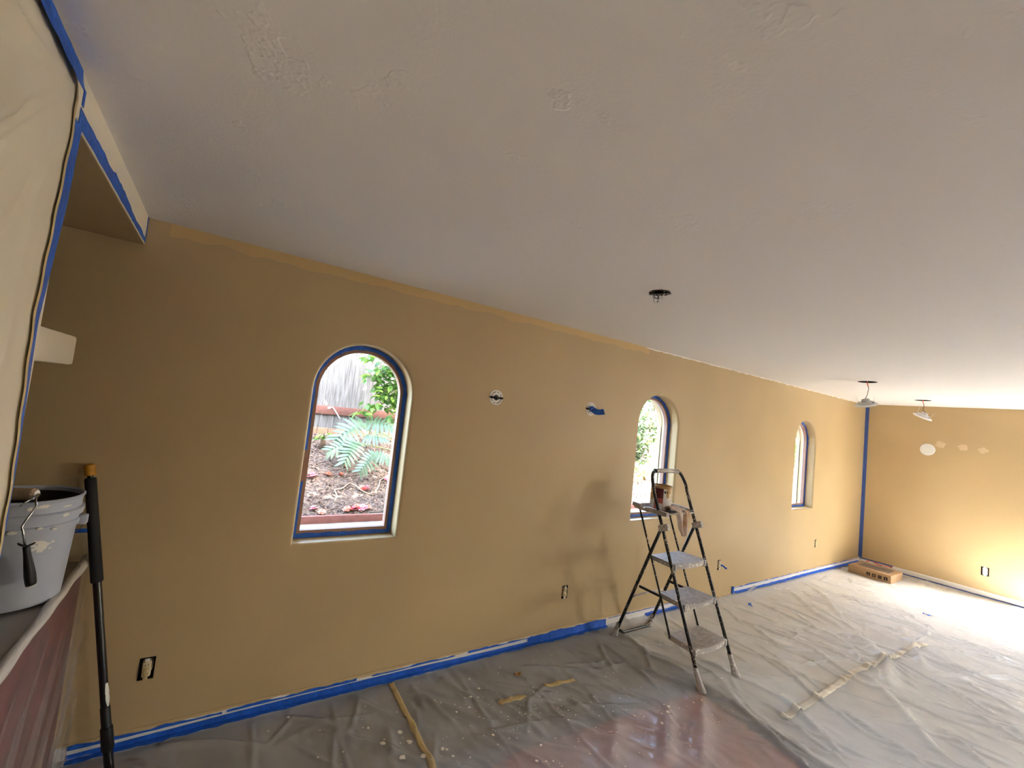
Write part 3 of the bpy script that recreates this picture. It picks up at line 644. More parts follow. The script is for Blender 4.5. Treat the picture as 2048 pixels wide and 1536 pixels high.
M_lightw = mat('white_light_trim', lin((232, 230, 226)), .45); M_lightg = mat('pale_grey_housing', lin((205, 204, 202)), .5)
def downlight(lx, ly, zt, tiltx, tilty, lab):
    root = empty('recessed_light', (lx, ly, H)); tag(root, lab, 'light', 'recessed lights hanging by their wires')
    mb = MB(); mb.lathe([(.0815, H+.0005), (.0815, H+.13), (0, H+.13)], (lx, ly, 0), 36); rootpart(mb.build('ceiling_can', M_dark, smooth=True), root)
    R = Matrix.Rotation(tiltx, 3, 'X') @ Matrix.Rotation(tilty, 3, 'Y'); c = (lx, ly, zt)
    mb = MB(); mb.lathe([(.072, .014), (.098, .006), (.1, .001), (.098, -.004), (.074, -.008), (0, -.010)], c, 40, mat=R); rootpart(mb.build('trim_ring', M_lightw, smooth=True), root)
    mb = MB(); mb.lathe([(.076, .010), (.073, .026), (.060, .034), (.038, .036), (.036, .058), (.030, .064), (0, .064)], c, 36, mat=R); rootpart(mb.build('housing', M_lightg, smooth=True), root)
    for s in (-1, 1):
        cc = Vector(c); q = lambda a, b, d: cc+R @ Vector((a, b, d))
        mb = MB(); mb.tube([q(s*.02, s*.066, .02), q(s*.024, s*.078, .055), q(s*.028, s*.088, .105)], .0016, 6); rootpart(mb.build('spring_clip', M_galv, smooth=True), root)
        mb = MB(); mb.box(tuple(cc+R @ Vector((s*.02, s*.066, .026))-Vector((.008, .006, .005))), tuple(cc+R @ Vector((s*.02, s*.066, .026))+Vector((.008, .006, .005))), bev=.001); rootpart(mb.build('clip_bracket', M_boxmetal), root)
    top = Vector(c)+R @ Vector((0, 0, .064))
    mb = MB(); mb.tube([(lx-.004, ly+.002, H+.06), (lx, ly, H-.02), (lx+.004, ly-.006, H-.045)], .0045, 8); rootpart(mb.build('orange_connector', M_orange, smooth=True), root)
    mb = MB(); mb.tube([(lx+.004, ly-.006, H-.04), (lx+.002, ly-.012, H-.075), (lx-.002, ly-.004, (H-.09+top.z)/2), tuple(top)], .0028, 8); rootpart(mb.build('wire', M_boxmetal, smooth=True), root)
downlight(*LT[0], 2.195, -.08, -.34, 'recessed light hanging level by its wire in front of the corner tape')
downlight(*LT[1], 2.225, .46, -.10, 'recessed light hanging tilted by its wire before the end wall')

# ------------------------------------------------------------------ cardboard box
BX0, BX1, BY0, BY1 = 7.56, 8.02, -.63, -.16; bz = SHEET_Z+.004
root = empty('cardboard_box', (7.79, -.4, bz)); tag(root, 'flat brown cardboard carton on the floor by the far corner', 'box')
rz = Matrix.Rotation(.02, 3, 'Z')
mb = MB(); mb.box((BX0, BY0, bz), (BX1, BY1, bz+.105), bev=.004); rootpart(mb.build('carton', M_card, smooth=True), root)
mb = MB(); mb.box((BX0+.13, BY0+.06, bz+.105), (BX1-.10, BY1-.07, bz+.1062)); rootpart(mb.build('printed_panel', M_card2), root)
mb = MB(); mb.box((7.785, BY0, bz+.1051), (7.79, BY1, bz+.1058)); rootpart(mb.build('flap_seam', mat('dark_cardboard', lin((110, 82, 54)), .9)), root)
for k in range(4):
    yy = BY0+.055+.062*k; mb = MB(); X_ = BX0-.0006
    mb.box((X_, yy-.020, bz+.030), (X_+.0005, yy+.020, bz+.072))
    rootpart(mb.build('printed_symbol', M_ink), root)
    mb = MB()
    if k == 0: mb.box((X_-.0004, yy-.004, bz+.036), (X_, yy+.004, bz+.06))
    elif k == 1: mb.box((X_-.0004, yy-.012, bz+.05), (X_, yy+.012, bz+.054))
    elif k == 2: mb.box((X_-.0004, yy-.010, bz+.040), (X_, yy-.004, bz+.062)); mb.box((X_-.0004, yy+.004, bz+.040), (X_, yy+.010, bz+.062))
    else: mb.box((X_-.0004, yy-.012, bz+.036), (X_, yy+.012, bz+.040)); mb.box((X_-.0004, yy-.002, bz+.040), (X_, yy+.002, bz+.064))
    rootpart(mb.build('symbol_mark', M_card), root)
mb = MB(); zt = bz+.106
def ribbon(u, v):
    a = u*1.0; px = BX1-.05+.035*math.sin(a*9)+.028*(v-.5)*math.cos(a*5); py = BY1-.10-.26*a+.02*math.cos(a*11); return (px, py, zt+.012+.016*abs(math.sin(a*10+v*2))+.006*v)
mb.grid(ribbon, 40, 5); t = mb.build('orange_strap', M_orange, smooth=True); s_ = t.modifiers.new('thickness', 'SOLIDIFY'); s_.thickness = .0015
tag(t, 'twisted orange plastic strap lying on the cardboard carton', 'strap')

# ------------------------------------------------------------------ step ladder
FZ = .010
lad = empty('step_ladder', (3.1, -.53, FZ)); tag(lad, 'paint-spattered black folding step ladder with grey plastic treads', 'ladder')
XL, XR = 2.888, 3.312
def LP(o): return rootpart(o, lad)
RY = lambda z: -.918+.412*z            # front rail line
for X, s in ((XL, 1), (XR, -1)):
    pts = [(X, RY(.05), .05)]+[(X, RY(z), z) for z in (.4, .8, 1.1, 1.22)]
    for k in range(1, 9):               # bend into the top handle
        a = k/8*math.pi/2; pts.append((X+s*.06*(1-math.cos(a)), RY(1.22+.15*math.sin(a))-.006*math.sin(a), 1.235+.135*math.sin(a)))
    pts.append((3.1, RY(1.37)-.006, 1.372))
    mb = MB(); mb.tube(pts, .0125, 12); LP(mb.build('front_rail', M_rail, smooth='all'))
    # front boot
    mb = MB(); fy = RY(.0)
    mb.grid(lambda u, v: (X+(.017+.010*(1-v)**2)*math.cos(2*math.pi*u), RY(.012+.125*v)-.008*(1-v)+(.017+.016*(1-v)**2)*math.sin(2*math.pi*u), FZ+.125*v), 17, 8)
    mb.add([(X+.027*math.cos(2*math.pi*k/16), RY(.012)-.008+.033*math.sin(2*math.pi*k/16), FZ) for k in range(16)], [tuple(range(15, -1, -1))])
    LP(mb.build('foot_boot', M_grey, smooth=True))
# handle grip
M_grip = spatter('dusty_grip_plastic', lin((206, 198, 190)), lin((160, 148, 138)), 70, .60, .6)
hy, hz = RY(1.37)-.006, 1.374
mb = MB(); n = 30; vs = []
mb.grid(lambda u, v: (2.955+.29*u, hy+(.019+.0025*(math.cos(u*2*math.pi*14) if u < .36 or u > .72 else 0))*math.cos(2*math.pi*v), hz+.004*math.sin(u*math.pi)+(.016+.0025*(math.cos(u*2*math.pi*14) if u < .36 or u > .72 else 0))*math.sin(2*math.pi*v)), 90, 13)
LP(mb.build('handle_grip', M_grip, smooth='all'))
# rear legs with boots
HUBY, HUBZ = -.512, .972
for X in (XL, XR):
    mb = MB(); mb.tube([(X, HUBY, HUBZ), (X, HUBY+.37*.45, HUBZ*.55), (X, -.178, .09)], .0125, 12); LP(mb.build('rear_leg', M_rail, smooth='all'))
    mb = MB(); mb.grid(lambda u, v: (X+(.017+.008*(1-v)**2)*math.cos(2*math.pi*u), -.140-.045*v+(.017+.018*(1-v)**2)*math.sin(2*math.pi*u), FZ+.115*v), 17, 8)
    mb.add([(X+.025*math.cos(2*math.pi*k/16), -.140+.035*math.sin(2*math.pi*k/16), FZ) for k in range(16)], [tuple(range(15, -1, -1))]); LP(mb.build('foot_boot', M_grey, smooth=True))
    # hub bracket
    mb = MB(); mb.box((X-.021, HUBY-.065, HUBZ-.022), (X+.021, HUBY+.022, HUBZ+.028), rot=Matrix.Rotation(-.38, 3, 'X'), bev=.012); LP(mb.build('hinge_bracket', M_grey, smooth=True))
    s = 1 if X == XL else -1
    # thin parallel rod behind the treads
    xr = X+s*.034
    mb = MB(); mb.tube([(xr, -.262, 1.065), (xr, -.405, .735), (xr, -.520, .475), (xr, -.632, .205)], .0075, 8); LP(mb.build('tread_rod', M_rail, smooth='all'))
    # short folding brace
    mb = MB(); mb.box((xr-.004, -.56, .452), (xr+.004, -.325, .470)); LP(mb.build('folding_brace', M_black))
# rear cross bar and bottom bar
mb = MB(); pts = []
for k in range(9):
    t = k/8; pts.append((XL+.0+(XR-XL)*t, -.268-.030*math.sin(math.pi*t)**.5, .355+.028*math.sin(math.pi*t)**.5))
mb.tube(pts, .008, 8); LP(mb.build('rear_cross_bar', M_grey, smooth='all'))
mb = MB(); mb.tube([(XL+.01, -.172, .062), (XL+.06, -.182, .036), (XR-.06, -.182, .036), (XR-.01, -.172, .062)], .012, 10); LP(mb.build('bottom_bar', M_rail, smooth='all'))
# treads
def tread(z, yf, yb, w0):
    bm = bmesh.new(); xc = 3.1; o = []
    for k in range(13):                                  # bowed front edge
        t = -1+2*k/12; o.append((xc+t*w0, yf-.028*(1-t*t)))
    o += [(xc+w0, yf+.05), (xc+w0-.012, yb), (xc-w0+.012, yb), (xc-w0, yf+.05)]
    n = len(o); vt = [(x, y, z) for x, y in o]; ins = [(xc+(x-xc)*.94, (yf+yb)/2+(y-(yf+yb)/2)*.94) for x, y in o]
    mb = MB(); mb.add([(x, y, z) for x, y in ins], [tuple(range(n))]); top = mb.build('tread_surface', M_tread)
    mb = MB()
    vs = [(x, y, z) for x, y in ins]+[(x, y, z-.002) for x, y in o]+[(x, y, z-.036) for x, y in o]+[(xc+(x-xc)*.92, (yf+yb)/2+(y-(yf+yb)/2)*.92, z-.036) for x, y in o]+[(xc+(x-xc)*.92, (yf+yb)/2+(y-(yf+yb)/2)*.92, z-.010) for x, y in o]
    fs = [(r*n+k, (r+1)*n+k, (r+1)*n+(k+1) % n, r*n+(k+1) % n) for r in range(4) for k in range(n)]+[tuple(4*n+k for k in range(n))]
    mb.add(vs, fs)
    for s in (-1, 1): mb.box((xc+s*(w0-.008)-.012, yf-.012, z-.05), (xc+s*(w0-.008)+.012, yf+.035, z-.002), bev=.006)
    body = LP(mb.build('tread', M_grey, smooth=True)); top.parent = body; top.matrix_parent_inverse = Matrix.Identity(4)
    top.location.z += .0006
for z in (.232, .488, .735): tread(z, RY(z)-.016, RY(z)+.205, .192)
# tool tray
mb = MB(); mb.box((XL+.012, -.50, 1.056), (XR-.012, -.225, 1.066), bev=.003); LP(mb.build('tray_floor', M_grey, smooth=True))
for X in (XL, XR):
    mb = MB(); prof = [(-.555, 1.060), (-.555, 1.088), (-.50, 1.092), (-.37, 1.092), (-.345, 1.078), (-.315, 1.080), (-.295, 1.100), (-.232, 1.104), (-.226, 1.078), (-.30, 1.056)] if X == XL else [(-.485, 1.050), (-.485, 1.082), (-.36, 1.090), (-.235, 1.090), (-.228, 1.066), (-.30, 1.054)]
    n = len(prof); mb.add([(X-.016, y, z) for y, z in prof]+[(X+.016, y, z) for y, z in prof], [tuple(range(n-1, -1, -1)), tuple(range(n, 2*n))]+[(k, (k+1) % n, n+(k+1) % n, n+k) for k in range(n)])
    LP(mb.build('tray_arm', M_grey))
mb = MB(); mb.box((XL+.01, -.238, 1.056), (XR-.01, -.224, 1.088), bev=.004); LP(mb.build('tray_back_lip', M_grey, smooth=True))
mb = MB(); mb.tube([(XL, RY(1.07)-.004, 1.075), (XR, RY(1.07)-.004, 1.075)], .007, 8); LP(mb.build('tray_front_bar', M_rail, smooth='all'))

# ------------------------------------------------------------------ paint can
CX, CY, CZ, CR, CH = 3.085, -.335, 1.0665, .083, .188
can = empty('paint_can', (CX, CY, CZ)); tag(can, 'open paint can with tan drips and red label on the ladder tray', 'paint can')
def can_label():
    m = mat('can_wrapper', lin((222, 218, 212)), .35); k = N(m); b = bsdf(m); x, y, z = k.sep(k.pos())
    ang = k.math('ARCTAN2', k.math('SUBTRACT', y, CY), k.math('SUBTRACT', x, CX))
    n = k.noise(34, 2); d = k.math('SUBTRACT', CZ+CH, z)
    c = k.mix(k.math('LESS_THAN', ang, -2.28), lin((226, 222, 216)), lin((92, 28, 30)))
    low = k.math('MULTIPLY', k.math('LESS_THAN', ang, -2.28), k.math('GREATER_THAN', d, .095)); c = k.mix(low, c, lin((186, 92, 78)))
    wh = k.math('MULTIPLY', k.math('MULTIPLY', k.math('LESS_THAN', ang, -2.32), k.math('GREATER_THAN', ang, -2.75)), k.math('GREATER_THAN', d, .135)); c = k.mix(wh, c, lin((228, 224, 218)))
    drip = k.math('LESS_THAN', d, k.math('ADD', .022, k.math('MULTIPLY', k.math('POWER', n, 2.0), .30)))
    side = k.math('MULTIPLY', drip, k.math('GREATER_THAN', ang, -2.0)); c = k.mix(side, c, lin((196, 158, 98)))
    c = k.mix(k.math('LESS_THAN', d, .018), c, lin((176, 138, 84)))
    k.link(c, b.inputs['Base Color']); return m
mb = MB(); mb.lathe([(0, CZ), (CR-.004, CZ), (CR, CZ+.004), (CR, CZ+CH-.004), (CR+.0015, CZ+CH), (CR-.004, CZ+CH+.002), (CR-.007, CZ+CH-.006), (CR-.006, CZ+.01)], (CX, CY, 0), 48); rootpart(mb.build('can_body', can_label(), smooth=True), can)
mb = MB(); mb.lathe([(CR-.0065, CZ+.135), (0, CZ+.135)], (CX, CY, 0), 40); rootpart(mb.build('paint_surface', mat('wet_tan_paint', lin((176, 136, 84)), .25)), can)
mb = MB(); mb.lathe([(CR-.006, CZ+.136), (CR-.0062, CZ+CH-.006)], (CX, CY, 0), 40); rootpart(mb.build('painted_inside', mat('tan_paint_film', lin((150, 112, 66)), .5, var=.2, vscale=30), smooth=True), can)
for s in (-1, 1):
    mb = MB(); mb.lathe([(.009, 0), (.008, .004), (0, .005)], (CX+s*CR, CY, CZ+CH-.035), 14, mat=Matrix.Rotation(math.radians(90)*s, 3, 'Y')); rootpart(mb.build('bail_ear', M_galv, smooth=True), can)
mb = MB(); mb.tube([(CX-CR*math.cos(a)-.003*math.cos(a), CY+(CR+.010)*math.sin(a), CZ+CH-.035-.06*math.sin(a)) for a in [math.pi*k/20 for k in range(21)]], .0016, 6); rootpart(mb.build('bail_handle', M_galv, smooth='all'), can)
mb = MB(); mb.box((CX-.052, CY-.0745, CZ+.135), (CX-.020, CY-.0735, CZ+.152), rot=Matrix.Rotation(-.42, 3, 'Z')); rootpart(mb.build('label_logo', M_ink), can)

# ------------------------------------------------------------------ rag
M_rag = mat('stained_rag', lin((222, 206, 194)), .9, col2=lin((196, 150, 108)), vscale=9, bump=.3, bscale=300)
def ragf(u, v):
    # bunched on the tray, then hanging over the front bar in folds to a point
    L = v*.29; fold = .012*math.sin(u*11+v*3)+.006*math.sin(u*23)
    wdt = .150*(1-.60*max(0, v-.45)/.55)+.02*math.sin(v*9)
    x = 3.135+(u-.5)*wdt*1.1+.045*v
    if L < .09: return (x-.03*(1-L/.09), -.40-.085*(L/.09), 1.080+.030*math.sin(L/.09*math.pi)*(.6+.4*math.sin(u*5))+.006*math.sin(u*17))
    d = L-.09; return (x, -.490-.012*min(1, d/.03)+fold, 1.080-d*.86-.05*(0.5-abs(u-.55))*(d/.25)**2*2)
mb = MB(); mb.grid(ragf, 26, 46); t = mb.build('rag', M_rag, smooth='all'); s_ = t.modifiers.new('thickness', 'SOLIDIFY'); s_.thickness = .002
tag(t, 'stained pinkish rag hanging over the front of the ladder tray', 'rag')

# ------------------------------------------------------------------ bucket
BC = Vector((-.53, -.40, .885)); bh = .362
bk = empty('bucket', BC); tag(bk, 'grey plastic five-gallon bucket with white paint smears on the plastic-covered counter', 'bucket')
def br(z): return .130+.0185*z/bh
M_bucket = mat('grey_bucket_plastic', lin((188, 192, 204)), .45, var=.06, vscale=9)
mb = MB(); mb.lathe([(0, .004), (.124, .004), (.130, 0), (.1305, .004), (br(.25), .25), (br(.25)+.007, .252), (br(.27)+.008, .272), (br(.275)+.002, .276), (br(.29)+.002, .290), (br(.29)+.011, .292), (br(.315)+.012, .314), (br(.32)+.002, .318), (br(.35)+.002, .352), (br(.36)+.006, .355), (br(.36)+.007, .360), (br(.36)+.002, bh+.001), (br(.36)-.002, .358), (br(.01)-.003, .01), (0, .01)], BC, 64); rootpart(mb.build('bucket_body', M_bucket, smooth=True), bk)
mb = MB(); mb.lathe([(br(.345)-.0025, .345), (br(.02)-.0025, .02), (0, .02)], BC, 48); rootpart(mb.build('dried_paint_lining', mat('dark_dried_paint', lin((66, 52, 38)), .6, var=.4, vscale=14), smooth=True), bk)
AF = math.atan2(CAM.y-BC.y, CAM.x-BC.x)      # side of the bucket that faces the room
def smear(outline, a0, z0, lab, off=.0012):
    mb = MB(); n = len(outline); P = lambda u, w, e: (BC.x+(br(z0+w)+e)*math.cos(a0+u/br(z0)), BC.y+(br(z0+w)+e)*math.sin(a0+u/br(z0)), BC.z+z0+w)
    cu = sum(p[0] for p in outline)/n; cw = sum(p[1] for p in outline)/n
    mb.add([P(u, w, .0003) for u, w in outline]+[P(cu+(u-cu)*.9, cw+(w-cw)*.9, off) for u, w in outline]+[P(cu, cw, off)], [(k, (k+1) % n, n+(k+1) % n, n+k) for k in range(n)]+[(n+k, n+(k+1) % n, 2*n) for k in range(n)])
    return rootpart(mb.build('paint_smear', M_paint), bk)
def blob(sx, sy, seed, lobes=0):
    rr = random.Random(seed); out = []
    for k in range(28):
        t = 2*math.pi*k/28; q = 1+.25*rr.uniform(-1, 1)
        if lobes and math.cos(t) < -.1: q *= 1+.55*math.cos(lobes*t)
        out.append((sx*q*math.cos(t), sy*q*math.sin(t)))
    return out
smear(blob(.024, .018, 1, 7), AF+.40, .205, ''); smear(blob(.010, .007, 12), AF+.30, .222, ''); smear(blob(.006, .004, 2), AF+.63, .215, ''); smear(blob(.005, .003, 3), AF+.60, .194, ''); smear(blob(.020, .003, 4), AF-.36, .215, '')
for k, (a, z_) in enumerate(((.30, .268), (.72, .302), (.78, .330), (.10, .335), (.22, .338), (.32, .340), (.55, .260), (-.1, .262))): smear(blob(.008+.004*(k % 3), .0035+.003*(k % 2), 20+k), AF+a, z_+.004, '', .0135 if k in (0, 1, 6, 7) else .004)
for s in (-1, 1):
    mb = MB(); a = AF+s*1.45; q = Vector((math.cos(a), math.sin(a), 0)); c = BC+q*(br(.3)+.012)+Vector((0, 0, .262)); mb.box(tuple(c-Vector((.014, .014, .018))), tuple(c+Vector((.014, .014, .018))), bev=.005); rootpart(mb.build('handle_lug', M_bucket, smooth=True), bk)
mb = MB(); a0 = AF+1.45; a1 = AF+1.45+math.pi
mb.tube([(BC.x+(br(.3)+.018)*math.cos(a0+(a1-a0)*k/20), BC.y+(br(.3)+.018)*math.sin(a0+(a1-a0)*k/20), BC.z+.262-.13*math.sin(math.pi*k/20)) for k in range(21)], .002, 6); rootpart(mb.build('wire_handle', M_chrome, smooth='all'), bk)

# ------------------------------------------------------------------ mini roller hung on the bucket rim
ro = empty('paint_roller', (-.46, -.575, .975)); tag(ro, 'small paint roller with black handle hooked over the bucket rim', 'paint roller')
RP = lambda o: rootpart(o, ro)
mb = MB(); a, b = Vector((-.480, -.512, 1.268)), Vector((-.600, -.462, 1.262)); d = (b-a).normalized()
mb.tube([a-d*.002, a, a+d*.004, b-d*.004, b, b+d*.002], [.004, .017, .020, .020, .017, .004], 20); RP(mb.build('roller_sleeve', mat('used_roller_nap', lin((206, 178, 146)), .95, var=.2, vscale=40, bump=.5, bscale=400), smooth=True))
mb = MB(); mb.lathe([(.0, 0), (.011, 0), (.013, .004), (.009, .006), (0, .007)], a+d*.0, 16, mat=(-d).to_track_quat('Z', 'Y').to_matrix()); RP(mb.build('end_cap', M_paint, smooth=True))
mb = MB(); mb.tube([tuple(a-d*.004), tuple(a-d*.012), (-.468, -.556, 1.262), (-.459, -.575, 1.241), (-.478, -.585, 1.190), (-.481, -.588, 1.178), (-.476, -.590, 1.165), (-.463, -.590, 1.105)], .0032, 10); RP(mb.build('wire_frame', M_chrome, smooth='all'))
mb = MB(); mb.tube([tuple(a-d*.010+Vector((0, -.004, -.004))), tuple(a+Vector((-.012, -.036, -.018))), tuple(a+Vector((-.022, -.038, -.030)))], .0026, 8); RP(mb.build('rim_hook', M_chrome, smooth='all'))
mb = MB(); h0, h1 = Vector((-.463, -.590, 1.118)), Vector((-.440, -.570, .983))
mb.tube([h0+(h1-h0)*t for t in (0, .03, .12, .3, .5, .75, .9, .97)], [.008, .0105, .0105, .0118, .0145, .0170, .0165, .0155], 18, flat=.85); hn = RP(mb.build('grip', M_black, smooth='all'))
mb = MB(); mb.tube([h0+(h1-h0)*t for t in (.97, .985, 1.0)], [.0160, .0160, .0145], 18, flat=.85); RP(mb.build('end_ferrule', M_galv, smooth=True))
for s in (-1, 1):
    mb = MB(); mb.tube([h0+(h1-h0)*.04, h0+Vector((s*.008, -.002, .002)), h0+Vector((s*.016, -.003, .007)), h0+Vector((s*.020, -.003, .011))], [.006, .0065, .006, .003], 10, flat=.5); RP(mb.build('guard_ear', M_black, smooth='all'))

# ------------------------------------------------------------------ extension pole
pt, pb = Vector((-.437, -.036, 1.285)), Vector((-.190, -.170, FZ))
dd = pb-pt; PL = dd.length; dn = dd.normalized()
po = empty('extension_pole', pb); tag(po, 'black extension pole with yellow tip leaning on the wall beside the bucket', 'pole')
PP = lambda o: rootpart(o, po); at = lambda m_: pt+dn*m_
mb = MB(); mb.tube([at(-.012), at(-.006), at(.036), at(.038)], [.015, .0195, .0195, .017], 16); PP(mb.build('tip', M_yellow, smooth=True))
mb = MB(); mb.tube([at(.036), at(.050)], .0105, 12); PP(mb.build('threaded_neck', M_blackmetal, smooth=True))
mb = MB(); mb.tube([at(.048), at(.052), at(.30), at(.49), at(.495)], [.0165, .0200, .0203, .0215, .0190], 18); PP(mb.build('foam_grip', M_foam, smooth=True))
mb = MB(); mb.tube([at(.49), at(1.10)], .0152, 16); PP(mb.build('upper_shaft', M_blackmetal, smooth=True))
mb = MB(); mb.tube([at(1.02), at(1.10), at(1.104), at(1.19), at(1.195)], [.0172, .0172, .0212, .0222, .0190], 16); PP(mb.build('lock_collar', M_black, smooth=True))
mb = MB(); mb.tube([at(1.19), at(PL)], .0168, 16); PP(mb.build('lower_shaft', M_blackmetal, smooth=True))
sd = Vector((.75, -.65, .0)); sd = (sd-dn*sd.dot(dn)).normalized(); rr = random.Random(5); mb = MB(); vs = []
for k in range(13):
    c = at(.92+.095*k/12)+sd*.0150; wv = dn.cross(sd)*(.004+.004*math.sin(k/12*math.pi)+rr.uniform(-.001, .001)); vs += [c-wv, c+sd*.0012, c+wv]
mb.add(vs, [(3*k+j, 3*k+3+j, 3*k+4+j, 3*k+1+j) for k in range(12) for j in range(2)]); PP(mb.build('paint_smear', M_paint))

# ------------------------------------------------------------------ masking film on the divider wall
def edge_y(z):
    zz = [2.44, 2.42, 2.37, 2.28, 2.13, 1.81, 1.43, 1.2, .9]; yy = [-1.235, -1.215, -1.165, -1.150, -1.160, -1.180, -1.135, -1.13, -1.13]
    return float(np.interp(-z, [-q for q in zz], yy))
P0 = Vector((-1.20, 2.375))
def film(u, v):
    z = 2.432-1.54*v; y0 = edge_y(z); y = y0-1.25*u
    dy, dz = P0.x-y, z-P0.y; r = math.hypot(dy, dz)+1e-4; a = math.atan2(dz, dy)
    fan = (1-2*abs(math.sin(a*10.5+math.sin(a*5))))*.6+(1-2*abs(math.sin(a*19+1)))*.35+math.sin(a*9)*.5
    amp = .040*min(1, r*1.6)*min(1, u*2.6)**1.5*min(1, max(0, (2.42-z)/.12))
    vert = .007*math.sin(y*26+z*3)+.004*math.sin(y*47-z*5)
    return (XD+.004+.034*min(1, u*2.0)**1.5*min(1, max(0, (2.43-z)/.15))+amp*fan+vert*min(1, u*3)*min(1, max(0, 2.2-z)), y, z)
mb = MB(); mb.grid(film, 170, 220); cu = mb.build('masking_film', M_curt, smooth='all'); tag(cu, 'creased cream plastic masking film covering the wall above the bucket', 'plastic film')
# beige tape on the film edge
mb = MB(); mb.grid(lambda u, v: (XD+.0060+.003*u, edge_y(2.40-1.15*v)-.004-.026*u+.003*math.sin(v*60), 2.40-1.15*v), 3, 60); t = mb.build('masking_tape', mat('pale_masking_tape', lin((222, 198, 142)), .6, var=.1, vscale=30)); tag(t, 'pale yellow tape down the edge of the masking film', 'tape')
# blue tape: opening edge, header foot, corner, ceiling line
def eT(z): return float(np.interp(-z, [-2.31, -2.28, -2.13, -1.81, -1.43, -1.0], [-1.085, -1.088, -1.092, -1.145, -1.114, -1.112]))
mb = MB(); mb.grid(lambda u, v: (XD+.0016+.002*u, eT(2.318-1.35*v)+(edge_y(2.318-1.35*v)-.012-eT(2.318-1.35*v))*u, 2.318-1.35*v), 3, 60); t = mb.build('masking_tape', M_blue); tag(t, 'long blue tape down the edge of the kitchen opening', 'tape')
rr = random.Random(8); mb = MB(); vs = []; n = 34; e = 0
for k in range(n+1):
    y = -.008-1.11*k/n; e = .5*e+rr.uniform(-.004, .004); tz = .026+.024*(k/n)
    if 11 < k < 22: tz += .008
    vs += [(XD+.0014, y, 2.316+rr.uniform(0, .003)), (XD+.0018, y, 2.316+tz*.5), (XD+.0012, y, 2.316+tz+e)]
mb.add(vs, [(3*k+j, 3*k+1+j, 3*k+4+j, 3*k+3+j) for k in range(n) for j in range(2)]); t = mb.build('masking_tape', M_blue); s_ = t.modifiers.new('thickness', 'SOLIDIFY'); s_.thickness = .0008; tag(t, 'torn blue tape along the foot of the cream header', 'tape')
mb = MB(); mb.box((XD+.0006, -.016, 2.318), (XD+.0020, -.002, 2.41)); mb.box((XD+.0006, -.024, 2.405), (XD+.0020, -.002, 2.437)); tag(mb.build('masking_tape', M_blue), 'short upright blue tape where the header meets the tan wall', 'tape')
rr = random.Random(9); mb = MB(); vs = []; n = 26; e = 0
for k in range(n+1):
    y = -1.175-.9*k/n; e = .5*e+rr.uniform(-.003, .003); vs += [(XD+.020, y, 2.372+e), (XD+.012, y, 2.40), (XD+.0085, y, 2.428+e*.4)]
mb.add(vs, [(3*k+j, 3*k+1+j, 3*k+4+j, 3*k+3+j) for k in range(n) for j in range(2)]); t = mb.build('masking_tape', M_blue); s_ = t.modifiers.new('thickness', 'SOLIDIFY'); s_.thickness = .0008; tag(t, 'blue tape holding the film along the ceiling line', 'tape')
mb = MB(); mb.box((XD+.020, -1.195, 2.335), (XD+.0215, -1.180, 2.375)); tag(mb.build('masking_tape', M_blue), 'small blue tape scrap at the upper corner of the film', 'tape')
# cream block seen through the opening
mb = MB(); mb.box((-.60, -1.12, 1.716), (-.50, -.250, 1.830), bev=.010); sh = mb.build('wall_ledge', M_header, smooth=True); tag(sh, 'cream rounded ledge inside the kitchen opening', 'ledge')

# ------------------------------------------------------------------ plastic over the half wall
def drape(u, v):
    y = -.004-1.35*v
    fold = lambda z: (.012*math.sin((y+.9*(.87-z))*24+1)+.008*math.sin((y+.9*(.87-z))*53)+.005*math.sin((y+.8*(.87-z))*97))
    up = .118*max(0, 1-(-y)/.075)**2
    if u < .34:
        x = -1.0+.585*(u/.34); return (x, y, .8805+.0025*math.sin(x*31+y*17)+.0018*math.sin(y*43)+up)
    if u < .46:
        a = (u-.34)/.12*math.pi/2; return (-.415+.026*math.sin(a), y, .8545+.026*math.cos(a)+up*(1-(u-.34)/.12)**2)
    t = (u-.46)/.54; z = .8545-.842*t
    return (-.389+.030*t**1.3+fold(z)*min(1, t*3)*(.55+.45*t), y, z)
mb = MB(); mb.grid(drape, 120, 190); t = mb.build('plastic_sheet', M_drape, smooth='all'); tag(t, 'thin clear plastic sheet draped over the dark red half wall', 'plastic sheet')
mb = MB(); rr = random.Random(4); mb.tube([(-.400+.0015*math.sin(k*.5), -.012-1.3*k/60, .874+.0012*math.sin(k*.7)+(.02 if k < 2 else 0)) for k in range(61)], [.008 if k < 1 else .016+.002*math.sin(k*.35)+rr.uniform(-.0004, .0004) for k in range(61)], 10); rootpart(mb.build('bunched_edge', M_roll, smooth='all'), t)
mb = MB(); mb.box((-1.0, -.0030, .992), (-.375, -.0016, 1.010)); tag(mb.build('masking_tape', M_blue), 'blue tape line on the wall behind the bucket', 'tape')

